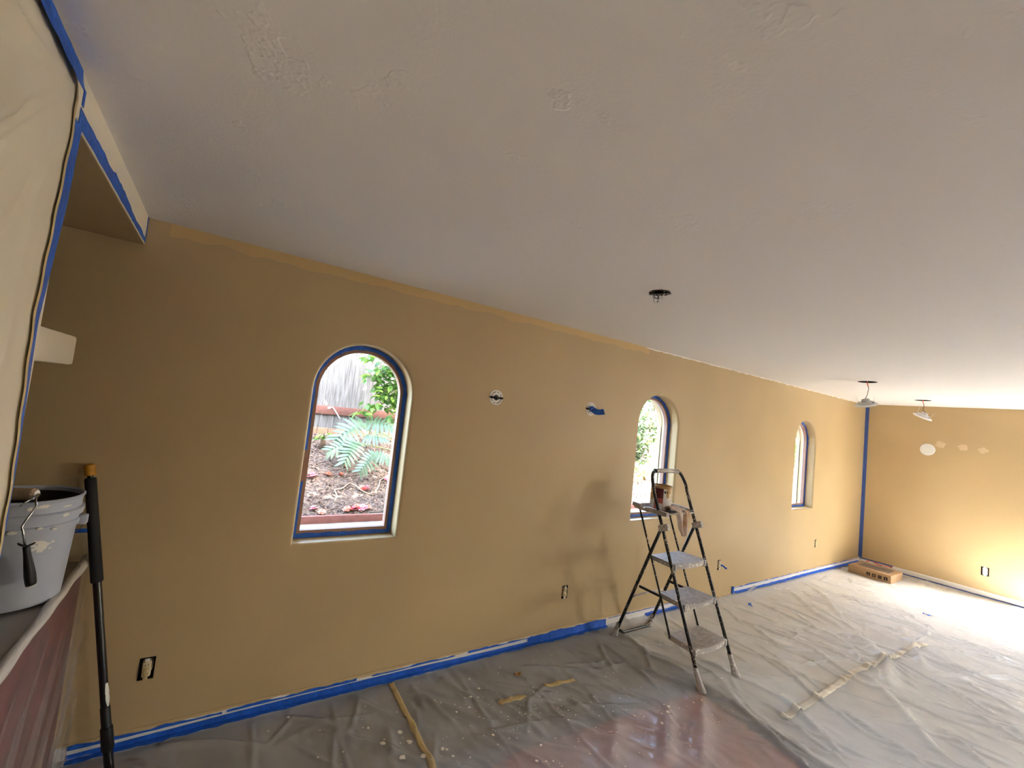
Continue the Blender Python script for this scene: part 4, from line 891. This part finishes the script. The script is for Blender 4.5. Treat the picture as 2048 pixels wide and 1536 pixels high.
# ------------------------------------------------------------------ tape, scraps and drips on the drop cloth
def floor_strip(name, pts, wdt, m, lab, cat='tape', grp=None, seed=1):
    rr = random.Random(seed); mb = MB(); P = []
    for k in range(len(pts)-1):
        a, b = Vector(pts[k]), Vector(pts[k+1]); n = max(2, int((b-a).length/.012)); P += [a+(b-a)*i/n for i in range(n)]
    P.append(Vector(pts[-1])); vs = []
    for i, p in enumerate(P):
        d = (P[min(i+1, len(P)-1)]-P[max(i-1, 0)]).normalized(); q = Vector((-d.y, d.x))*wdt/2
        for s in (-1, -.33, .33, 1): e = p+q*s*(1+rr.uniform(-.03, .03)); vs.append((e.x, e.y, cloth_z(e.x, e.y)+.0022))
    mb.add(vs, [(4*i+j, 4*i+j+1, 4*i+5+j, 4*i+4+j) for i in range(len(P)-1) for j in range(3)])
    o = mb.build(name, m, smooth='all'); s_ = o.modifiers.new('thickness', 'SOLIDIFY'); s_.thickness = .0006; return tag(o, lab, cat, grp)
floor_strip('masking_tape', [(1.065, -.035), (1.04, -.72), (1.03, -1.0)], .032, M_beige, 'long beige tape running from the baseboard toward the front', grp='beige tape on the drop cloth')
floor_strip('masking_tape', [(1.57, -.475), (1.76, -.485)], .034, M_beige, 'short beige tape piece lower on the dark floor plastic', grp='beige tape on the drop cloth')
floor_strip('masking_tape', [(1.92, -.455), (2.15, -.478)], .034, M_beige, 'short beige tape piece closer to the ladder on the floor plastic', grp='beige tape on the drop cloth')
M_seam = mat('clear_beige_tape', lin((228, 219, 202)), .5, var=.1, vscale=25)
floor_strip('masking_tape', [(3.12, -1.325), (4.15, -1.315)], .05, M_seam, 'cream seam tape joining the plastic in front of the ladder', grp='beige tape on the drop cloth')
floor_strip('masking_tape', [(4.22, -1.30), (4.69, -1.345), (5.62, -1.41)], .05, M_seam, 'cream seam tape continuing toward the sunny corner', grp='beige tape on the drop cloth')
for (x, y), lab, a in (((4.76, -.265), 'small blue tape scrap on the floor right of the ladder', .7), ((6.61, -1.20), 'tiny dark blue tape scrap on the bright floor near the sun patch', 1.9)):
    z0 = cloth_z(x, y)+.003; mb = MB(); R = Matrix.Rotation(a, 3, 'Z')
    mb.grid(lambda u, v: tuple(R @ Vector((.075*(u-.5), .026*(v-.5)+.008*math.sin(u*4), .014*abs(math.sin(u*5+v))))+Vector((x, y, z0))), 9, 5); t = mb.build('tape_scrap', M_blue, smooth='all'); s_ = t.modifiers.new('thickness', 'SOLIDIFY'); s_.thickness = .001; tag(t, lab, 'tape scrap', 'tape scraps on the floor')
x, y = 1.82, -.29; z0 = cloth_z(x, y)+.004; mb = MB(); mb.grid(lambda u, v: (x+.05*(u-.5)*(1-.5*abs(v-.5)), y+.035*(v-.5), z0+.018*(u-.5)**2*4*(.5+.5*math.sin(v*5))), 8, 7); t = mb.build('paper_scrap', mat('brown_paper', lin((176, 130, 70)), .8, var=.3, vscale=60), smooth='all'); s_ = t.modifiers.new('thickness', 'SOLIDIFY'); s_.thickness = .001; tag(t, 'curled brown paper scrap beside the floor crease', 'paper scrap')
rr = random.Random(11); mb = MB()
for k in range(330):
    if k < 150: x, y = rr.gauss(1.5, .28), -abs(rr.gauss(.62, .22))
    elif k < 230: x, y = rr.uniform(.3, 2.6), -rr.uniform(.1, 1.1)
    else: x, y = rr.gauss(2.35, .3), -abs(rr.gauss(1.0, .2))
    if y > -.05 or y < -1.7: continue
    r = rr.choice((.002, .002, .003, .003, .004, .005, .008 if x < 1.6 else .005)); z0 = cloth_z(x, y)+.0018; m = 7
    mb.add([(x+r*rr.uniform(.7, 1.3)*math.cos(2*math.pi*i/m), y+r*rr.uniform(.7, 1.3)*math.sin(2*math.pi*i/m), z0) for i in range(m)]+[(x, y, z0+.0012)], [(i, (i+1) % m, m) for i in range(m)])
for x, y, r in ((.87, -.50, .014), (.98, -.44, .016), (1.0, -.53, .016), (1.02, -.66, .015), (1.13, -.64, .012), (.93, -.62, .016), (1.53, -.30, .010), (1.44, -.36, .010), (2.45, -.98, .014), (2.50, -.95, .010), (2.34, -1.02, .010)):
    z0 = cloth_z(x, y)+.002; m = 12; mb.add([(x+r*rr.uniform(.6, 1.2)*math.cos(2*math.pi*i/m), y+r*rr.uniform(.6, 1.2)*math.sin(2*math.pi*i/m), z0) for i in range(m)]+[(x, y, z0+.0012)], [(i, (i+1) % m, m) for i in range(m)])
tag(mb.build('paint_drips', M_paint), 'dried white paint drips spattered over the floor plastic', 'paint drips', kind='stuff')

# ------------------------------------------------------------------ outdoors: patio side
M_patio = mat('patio_concrete', lin((206, 200, 190)), .85, var=.1, vscale=2)
mb = MB(); mb.box((XF+.18, -18, -.25), (26, .24, -.06)); mb.box((-12, -18, -.25), (XF+.18, -6.3, -.06)); tag(mb.build('ground_patio', M_patio), 'pale patio paving outside the glazed door', 'ground', kind='structure')
mb = MB(); mb.box((20, -18, -.06), (20.2, .24, 1.9)); mb.box((-12, -17.9, -.06), (20, -17.7, 1.9)); tag(mb.build('wall_garden', mat('garden_wall_stucco', lin((210, 196, 170)), .9)), 'low stucco wall around the patio', 'wall', kind='structure')
ac = empty('patio_cover', (9.6, -6.2, -.06)); tag(ac, 'flat patio cover on two posts outside the tall end window', 'patio cover')  # added out of view to block direct sun at the tall end window
mb = MB(); mb.box((XF+.2, -8.2, 2.42), (11.2, -4.5, 2.5)); rootpart(mb.build('cover_deck', mat('patio_cover_board', lin((200, 192, 180)), .8)), ac)
for yy in (-8.0, -4.7): mb = MB(); mb.box((11.0, yy-.05, -.06), (11.1, yy+.05, 2.42)); rootpart(mb.build('post', bpy.data.materials['patio_cover_board']), ac)
rq = random.Random(77); hr = empty('clipped_hedge', (9.9, -2.3, -.06)); tag(hr, 'dense clipped hedge across the patio from the glazed door', 'hedge')  # added out of view so less sky light comes through the door
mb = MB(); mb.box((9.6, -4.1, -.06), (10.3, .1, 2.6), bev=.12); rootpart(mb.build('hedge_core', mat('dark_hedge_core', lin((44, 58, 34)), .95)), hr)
mb = MB()
for k in range(3200):
    f = rq.random(); y = rq.uniform(-4.15, .15); z = rq.uniform(0, 2.62); x = 9.6+rq.uniform(-.05, .03)
    if f > .75: x, z = rq.uniform(9.55, 10.35), 2.6+rq.uniform(-.02, .06)
    a, b = rq.uniform(0, 6.28), rq.uniform(-.8, .8); d = Vector((.3*math.cos(a), math.sin(a), b)).normalized()*.04; e = d.cross(Vector((1, .2, .3))).normalized()*.018; c = Vector((x, y, z))
    mb.add([c-d, c+e, c+d, c-e], [(0, 1, 2, 3)])
o = rootpart(mb.build('hedge_leaves', mat('hedge_leaf', lin((74, 96, 52)), .6, var=.3, vscale=9)), hr); o['kind'] = 'stuff'
# ------------------------------------------------------------------ outdoors: planted bank behind the arched windows
KY = 2.40
mb = MB(); mb.box((-4, .24, .05), (22, KY-.03, .325)); tag(mb.build('path_concrete', mat('old_concrete', lin((124, 115, 104)), .9, var=.3, vscale=5, bump=.3, bscale=60)), 'worn concrete path outside the arched windows', 'path', kind='structure')
mb = MB(); mb.box((-4, KY-.03, .25), (22, KY+.015, .405), bev=.006); tag(mb.build('kerb_board', mat('red_brown_edging', lin((118, 70, 60)), .8, var=.25, vscale=14), smooth=True), 'red-brown timber edging board below the planted bank', 'kerb', kind='structure')
def bank_z(x, y):
    t = (y-KY)/1.8
    return .385+.80*t+.02*math.sin(x*1.7+y*2)+.015*math.sin(x*4.1-y*5)
rr = random.Random(21)
mb = MB(); mb.grid(lambda u, v: (-3+24*u, KY+.01+2.3*v, bank_z(-3+24*u, KY+2.3*v)+rr.uniform(-.012, .012)), 520, 52)
M_soil = mat('bark_mulch_soil', lin((100, 82, 68)), .95, col2=lin((54, 42, 34)), vscale=38, bump=.9, bscale=90)
tag(mb.build('ground_bank', M_soil, smooth=False), 'sloping bed of dark mulch behind the edging board', 'ground', kind='structure')
# mulch chips and litter
mb = MB(); M_chip = mat('bark_chip', lin((130, 102, 82)), .9, col2=lin((66, 46, 36)), vscale=9)
for k in range(5200):
    x = rr.uniform(.3, 3.2) if k < 3600 else rr.uniform(5, 11); y = rr.uniform(KY+.02, 4.1); z = bank_z(x, y)+.006; L = rr.uniform(.006, .022); a = rr.uniform(0, 6.3); t = rr.uniform(-.6, .6); wd = L*rr.uniform(.3, .6)
    dx, dy = math.cos(a)*L, math.sin(a)*L; ex, ey = -math.sin(a)*wd, math.cos(a)*wd
    mb.add([(x-dx-ex, y-dy-ey, z-t*L), (x+dx-ex, y+dy-ey, z+t*L), (x+dx+ex, y+dy+ey, z+t*L+.004), (x-dx+ex, y-dy+ey, z-t*L+.004), (x, y, z+.010)], [(0, 1, 4), (1, 2, 4), (2, 3, 4), (3, 0, 4)])
tag(mb.build('mulch_litter', M_chip), 'bark chips littering the planted bank', 'mulch', kind='stuff')
# fence
FY = 4.20
fn = empty('board_fence', (5, FY, 1.1)); tag(fn, 'weathered grey board fence with a red-brown rail behind the garden bed', 'fence')
def fence_board_material():
    m = mat('weathered_board', lin((150, 142, 134)), .9); k = N(m); b = bsdf(m)
    v = k.scale(k.pos(), (14, 14, .9)); f = k.noise(3.0, 3, .6, vec=v); k.link(k.ramp(f, ((.3, lin((64, 58, 54))), (.7, lin((112, 107, 101))))), b.inputs['Base Color']); return m
M_fence = fence_board_material()
mb = MB(); mb.box((-.0925, -.010, 0), (.0925, .010, 1.95)); proto = mb.build('fence_board', M_fence); bme = proto.data; first = True
for k in range(98):
    x = .2+.19*k; o = proto if first else bpy.data.objects.new('fence_board', bme)
    if not first: COL.objects.link(o)
    first = False; o.location = (x+rr.uniform(-.001, .001), FY+rr.uniform(-.004, .004), 1.02+rr.uniform(-.02, .02)); o.rotation_euler = (rr.uniform(-.004, .004), 0, rr.uniform(-.03, .03)); o.parent = fn; o.matrix_parent_inverse = Matrix.Translation(fn.location).inverted()
mb = MB(); mb.box((-.5, FY-.05, 1.415), (19, FY-.012, 1.535), bev=.004); rootpart(mb.build('fence_rail', mat('red_brown_timber', lin((104, 62, 48)), .85, var=.3, vscale=16), smooth=True), fn)
mb = MB(); mb.box((-.5, FY-.05, 2.62), (19, FY-.012, 2.72), bev=.004); rootpart(mb.build('fence_rail', mat('grey_timber', lin((150, 140, 130)), .85, var=.3, vscale=16), smooth=True), fn)
mb = MB()
for k in range(14):
    x = .9+.15*k; mb = MB(); mb.box((x, FY-.06, 1.02), (x+.143, FY-.035, 1.215+rr.uniform(-.006, .006)), bev=.003); rootpart(mb.build('kick_board', mat('brown_kick_board', lin((128, 96, 72)), .9, var=.3, vscale=10) if k == 0 else bpy.data.materials['brown_kick_board'], smooth=True), fn)
mb = MB(); mb.tube([(1.32, FY-.06, 1.515), (1.37, FY-.08, 1.52), (1.43, FY-.09, 1.44), (1.48, FY-.09, 1.37)], .008, 8); mb.box((1.30, FY-.065, 1.495), (1.34, FY-.045, 1.525)); tag(mb.build('hose_bracket', mat('pale_metal', lin((150, 154, 158)), .4), smooth=True), 'bent pale metal bracket on the red-brown fence rail', 'bracket')

# leaves -----------------------------------------------------------
def leaf_mat(name, c1, c2, rough=.45):
    m = mat(name, c1, rough, col2=c2, vscale=6); k = N(m); b = bsdf(m); out = m.node_tree.nodes['Material Output']
    tl = k.new('BsdfTranslucent'); tl.inputs[0].default_value = (*[min(1, c*1.5) for c in c1], 1); mx = k.new('MixShader'); mx.inputs[0].default_value = .35
    k.link(b.outputs[0], mx.inputs[1]); k.link(tl.outputs[0], mx.inputs[2]); k.link(mx.outputs[0], out.inputs['Surface']); return m
M_leafA = leaf_mat('glossy_green_leaf', lin((92, 128, 58)), lin((50, 88, 40)))
M_leafB = leaf_mat('yellow_green_leaf', lin((132, 152, 64)), lin((92, 124, 50)))
M_leafG = leaf_mat('dusty_green_leaf', lin((108, 126, 96)), lin((72, 90, 66)))
M_phil = leaf_mat('blue_green_leaf', lin((104, 122, 98)), lin((76, 100, 74)), .4)
M_stem = mat('green_stem', lin((124, 140, 74)), .6); M_bark = mat('brown_bark', lin((110, 88, 70)), .9, var=.3, vscale=20)
def oval_leaf(L, W):
    mb = MB(); n = 6; vs = [(0, 0, 0)]
    prof = [.0, .62, .95, 1.0, .78, .40, 0]
    for i in range(1, n): t = i/n; vs += [(L*t, -W/2*prof[i], .10*W*prof[i]-.05*L*t*t), (L*t, 0, -.05*L*t*t-.02*W), (L*t, W/2*prof[i], .10*W*prof[i]-.05*L*t*t)]
    vs.append((L, 0, -.06*L)); e = len(vs)-1; fs = [(0, 1, 2), (0, 2, 3)]
    for i in range(n-2):
        a = 1+3*i; fs += [(a, a+3, a+4, a+1), (a+1, a+4, a+5, a+2)]
    a = 1+3*(n-2); fs += [(a, e, a+1), (a+1, e, a+2)]
    mb.add(vs, fs); return mb
def leaf_rot(rr, down=.3):
    return (rr.uniform(-.6, .6), rr.uniform(-.2, .9)+down*.3, rr.uniform(0, 6.283))
def tree(name, lab, cat, trunk, spots, n_stuff, crown, L, W, mats, seed, grp=None):
    """spots: clusters of single leaves (centre, radius, count); crown: ellipsoids of joined leaves (centre, radii)."""
    rr = random.Random(seed); root = empty(name, trunk[0]); tag(root, lab, cat, grp)
    mb = MB(); mb.tube(trunk, [.045-.03*i/len(trunk) for i in range(len(trunk))], 8); rootpart(mb.build('trunk', M_bark, smooth='all'), root)
    meshes = []
    for m in mats: o = oval_leaf(L, W).build('leaf', m, smooth='all'); meshes.append(o.data); bpy.data.objects.remove(o)
    for c, r, n in spots:
        c = Vector(c); mb = MB(); tip = c+Vector((-r*.8, 0, -r*.3)); base = Vector(trunk[-1]) if (Vector(trunk[-1])-c).length < 1.2 else c+Vector((r*1.4, .05, r*.4)); mb.tube([base, (base+c)/2+Vector((0, 0, .05)), c, tip], [.010, .007, .005, .002], 6); rootpart(mb.build('branch', M_bark, smooth='all'), root)
        for k in range(n):
            d = Vector((rr.gauss(0, 1), rr.gauss(0, 1), rr.gauss(0, 1))).normalized()*r*rr.uniform(.2, 1)
            o = bpy.data.objects.new('leaf', rr.choice(meshes)); COL.objects.link(o); o.location = c+Vector((d.x, d.y*.6, d.z*.8)); o.rotation_euler = leaf_rot(rr); s = rr.uniform(.7, 1.25); o.scale = (s, s, s)
            o.parent = root; o.matrix_parent_inverse = Matrix.Translation(root.location).inverted()
    if n_stuff:
        mb = MB(); proto = oval_leaf(L*1.1, W*1.1)
        for k in range(n_stuff):
            c, rad = rr.choice(crown); d = Vector((rr.gauss(0, 1), rr.gauss(0, 1), rr.gauss(0, 1))).normalized()*rr.uniform(.35, 1)**.5
            R = Matrix.LocRotScale(Vector((c[0]+d.x*rad[0], c[1]+d.y*rad[1], c[2]+d.z*rad[2])), None, None) @ Matrix.Rotation(rr.uniform(0, 6.3), 4, 'Z') @ Matrix.Rotation(rr.uniform(-.3, 1.0), 4, 'Y') @ Matrix.Rotation(rr.uniform(-.6, .6), 4, 'X')
            mb.add([R @ Vector(v) for v in proto.v], proto.f)
        o = rootpart(mb.build('crown_leaves', mats[0], smooth='all'), root); o['kind'] = 'stuff'
    return root
tree('camellia_tree', 'leafy green camellia tree in front of the fence outside the fern window', 'tree',
     [(2.75, 3.45, .85), (2.72, 3.4, 1.5), (2.6, 3.2, 2.2), (2.7, 2.9, 2.9)],
     [((2.02, 3.55, 2.18), .22, 44), ((1.78, 3.60, 2.05), .17, 26), ((2.15, 3.50, 1.88), .24, 48), ((1.88, 3.55, 1.80), .16, 24), ((1.66, 3.60, 2.30), .15, 18), ((2.22, 3.50, 1.60), .18, 26), ((1.74, 3.50, 1.60), .14, 22), ((1.60, 3.48, 1.50), .10, 14), ((2.05, 3.45, 1.45), .12, 14), ((2.20, 3.4, 1.25), .10, 10), ((1.95, 3.5, 2.4), .2, 26), ((2.3, 3.45, 2.1), .2, 24)],
     7900, [((2.9, 2.2, 3.7), (1.5, 1.1, .9)), ((2.1, 2.9, 3.3), (1.2, .8, .6)), ((3.1, 1.6, 4.2), (1.3, 1.0, .8)), ((2.2, 1.9, 3.6), (1.0, .9, .6))]*5+[((2.12, 3.72, 2.05), (.34, .16, .50))], .115, .062, (M_leafA, M_leafB, M_leafA), 3)
tree('grey_shrub', 'dense grey-green shrub with pink blooms outside the ladder window', 'shrub',
     [(7.95, 3.75, 1.0), (7.95, 3.7, 1.6), (7.9, 3.6, 2.2)],
     [((7.35, 3.35, 1.95), .30, 50), ((7.75, 3.4, 1.95), .30, 46), ((7.4, 3.35, 1.45), .30, 50), ((7.85, 3.4, 1.4), .30, 46), ((7.15, 3.3, 2.15), .25, 34), ((7.3, 3.2, 1.1), .22, 30)], 1300, [((7.7, 3.75, 1.9), (.8, .3, .9))], .13, .06, (M_leafG, M_leafG, M_leafA), 5)
tree('yellow_green_bush', 'low yellow-green bush at the foot of the grey-green shrub', 'bush', [(7.0, 3.0, .7), (7.0, 2.98, .8)], [((6.85, 2.95, .86), .22, 40), ((7.3, 3.0, .90), .2, 30)], 0, [], .10, .045, (M_leafB, M_leafA), 6)
tree('corner_shrub', 'light green shrub outside the window nearest the far corner', 'shrub', [(14.5, 3.6, 1.0), (14.5, 3.55, 1.9)], [((14.2, 3.5, 2.0), .35, 40), ((14.6, 3.5, 1.7), .35, 40), ((14.3, 3.4, 1.35), .3, 30)], 500, [((14.5, 3.75, 1.8), (.6, .3, .8))], .14, .07, (M_leafA, M_leafG), 7)
# philodendron
def lobed(L, seed, np_=9):
    rr = random.Random(seed); mb = MB()
    def finger(base, dirv, ln, w):
        nrm = Vector((-dirv.y, dirv.x)); vs = []; m = 5
        for i in range(m+1):
            t = i/m; c = Vector(base)+dirv*ln*t; ww = w*(.75+.5*math.sin(t*2.4))*(1-t**3*.95)*(1 if i < m else .15)
            zz = -.35*(c.length/L)**2*L-.10*ln*t*t
            vs += [(*(c-nrm*ww), zz+.006), (*c, zz), (*(c+nrm*ww), zz+.006)]
        mb.add(vs, [(3*i+j, 3*i+3+j, 3*i+4+j, 3*i+1+j) for i in range(m) for j in range(2)])
    finger((0, 0), Vector((1, 0)), L, L*.07)
    for k in range(np_):
        t = -.06+.92*k/(np_-1); ln = L*(.52-.30*abs(t-.30))*(1 if t > 0 else .8)
        for s in (-1, 1):
            a = (1.95-1.35*max(0, t))*s+rr.uniform(-.08, .08); finger((L*max(0, t)*.9, 0), Vector((math.cos(a), math.sin(a))), ln*rr.uniform(.88, 1.05), L*.052)
    return mb
ph = empty('philodendron', (2.45, 3.35, bank_z(2.45, 3.35))); tag(ph, 'large philodendron with deeply lobed blue-green leaves outside the fern window', 'plant')
cr = ph.location
for k, (c, tip, Ln, roll) in enumerate((((1.62, 3.42, 1.36), (1.20, 3.22, 1.16), .46, .5), ((1.70, 3.45, 1.38), (2.02, 3.25, 1.42), .40, -.9), ((1.52, 3.20, 1.12), (1.36, 2.98, .92), .36, .2), ((1.50, 3.24, 1.12), (1.10, 3.12, 1.04), .36, .4), ((1.66, 3.26, 1.18), (1.86, 3.06, 1.26), .30, -.5), ((1.70, 2.92, 1.00), (1.46, 2.80, .80), .30, .4), ((1.72, 2.92, 1.00), (1.92, 2.82, .98), .26, -.4))):
    c, tip = Vector(c), Vector(tip); xv = (tip-c).normalized(); zv = Vector((-.1*roll, -.72, .70)); zv = (zv-xv*zv.dot(xv)).normalized(); yv = zv.cross(xv)
    o = lobed(Ln, k).build('leaf', M_phil, smooth='all'); o.matrix_world = Matrix.LocRotScale(c, Matrix((xv, yv, zv)).transposed().to_quaternion(), None)
    m_ = o.matrix_world.copy(); o.parent = ph; o.matrix_parent_inverse = Matrix.Translation(ph.location).inverted(); o.matrix_basis = m_
    if k in (0, 2, 5):
        mb = MB(); mb.tube([cr, (Vector(cr)*.4+c*.6)+Vector((.1, 0, .06)), c], [.012, .009, .006], 7); rootpart(mb.build('leaf_stalk', M_stem, smooth='all'), ph)
# yellow variegated young plant at the fence foot
tree('croton_seedling', 'small yellow-tipped plant at the fence foot beside the lobed leaves', 'plant', [(1.22, 3.75, 1.0), (1.22, 3.72, 1.12)], [((1.22, 3.66, 1.14), .10, 14)], 0, [], .10, .04, (M_leafB, M_leafA), 12)
# fallen camellia blooms
M_pink = mat('pink_petal', lin((246, 160, 170)), .6, col2=lin((226, 108, 124)), vscale=40); M_rust = mat('rusty_petal', lin((206, 122, 84)), .7, col2=lin((232, 128, 112)), vscale=40)
def bloom(R, m, seed):
    rr = random.Random(seed); root = empty('camellia_bloom')
    for layer, (n, rad, z, tilt) in enumerate(((7, 1., .0, .15), (6, .72, .012, .5), (4, .42, .022, .9))):
        for k in range(n):
            a = 2*math.pi*k/n+layer*.5+rr.uniform(-.15, .15); d = Vector((math.cos(a), math.sin(a), 0)); s = Vector((-d.y, d.x, 0)); rd = R*rad; mb = MB()
            vs = []
            for i in range(4):
                t = i/3
                for j in (-1, 0, 1): w_ = rd*.42*math.sin(.5+t*2.2)*j; vs.append(d*rd*t*math.cos(tilt)+s*w_+Vector((0, 0, z*R/.04+rd*t*math.sin(tilt)+.12*rd*abs(j)+.004)))
            mb.add(vs, [(3*i+j, 3*i+3+j, 3*i+4+j, 3*i+1+j) for i in range(3) for j in range(2)]); mb.build('petal', m, root, smooth='all')
    return root
bp_, bq_ = bloom(.045, M_pink, 1), bloom(.042, M_rust, 2)
BL = [(bp_, .93, 1.95, 1.2, 'pink camellia bloom fallen on the concrete path'), (bp_, 1.50, 2.47, 1.0, 'bright pink bloom, rightmost of the row behind the edging board'), (bq_, 1.33, 2.47, 1.0, 'rust-edged bloom, leftmost of the row behind the edging board'), (bp_, 1.39, 2.46, .9, 'pink bloom in the middle of the row behind the edging board'), (bq_, 1.44, 2.50, .9, 'rusty bloom touching the bright pink one behind the edging board'), (bq_, 1.56, 2.47, .8, 'small rusty bloom at the end of the row by the window edge'), (bq_, 1.06, 2.46, .9, 'single rusty bloom near the edging board, away from the row'), (bp_, .98, 2.52, .7, 'small pink bloom beside the single rusty one'), (bp_, 1.02, 3.02, 1.1, 'pink bloom on the mulch at the window edge'), (bq_, 1.20, 3.06, .9, 'rusty bloom on the mulch beside the pink one'), (bq_, 1.36, 3.08, .7, 'small rusty bloom on the open mulch'), (bp_, 1.62, 2.82, 1.1, 'pink bloom lying in the fallen vine'), (bq_, 1.57, 2.84, 1.0, 'rusty bloom lying in the fallen vine'), (bp_, 1.78, 3.35, 1.1, 'red-pink bloom under the lowest lobed leaf'), (bp_, 1.95, 3.05, 1.0, 'pink bloom at the edge of the bank near the stalks'), (bq_, 1.45, 3.25, .8, 'brown bloom under the lobed leaves')]
used = set()
for src, x, y, s, lab in BL:
    o = src if src not in used else copy_tree(src); used.add(src)
    o.location = (x, y, (bank_z(x, y) if y > KY else .325)+.006); s *= 1.3; o.scale = (s, s, s); o.rotation_euler = (rr.uniform(-.3, .3), rr.uniform(-.3, .3), rr.uniform(0, 6)); tag(o, lab, 'flower', 'fallen camellia blooms')
for k, (x, y, lab) in enumerate(((6.05, 2.62, 'pink bloom on the ground outside the ladder window'), (7.25, 3.05, 'pink bloom low on the grey-green shrub'), (7.6, 3.1, 'pink bloom high on the grey-green shrub'))):
    o = copy_tree(bp_); o.location = (x, y, bank_z(x, y)+.01 if k == 0 else (1.3 if k == 1 else 1.7)); o.scale = (1.6,)*3; o.rotation_euler = (1.2 if k else .1, 0, .3*k); tag(o, lab, 'flower', 'fallen camellia blooms')
# fallen vine
mb = MB(); V = [(1.22, 2.62), (1.25, 2.70), (1.24, 2.80), (1.33, 2.84), (1.44, 2.95), (1.50, 2.90), (1.54, 2.80), (1.62, 2.72), (1.72, 2.78), (1.80, 2.92), (1.84, 3.02), (1.95, 3.1)]
mb.tube([(x, y, bank_z(x, y)+.018+.010*math.sin(i*1.3)) for i, (x, y) in enumerate(V)], .006, 6); tag(mb.build('fallen_vine', mat('dry_vine', lin((176, 148, 112)), .85), smooth='all'), 'dry looping vine lying on the mulch', 'vine')
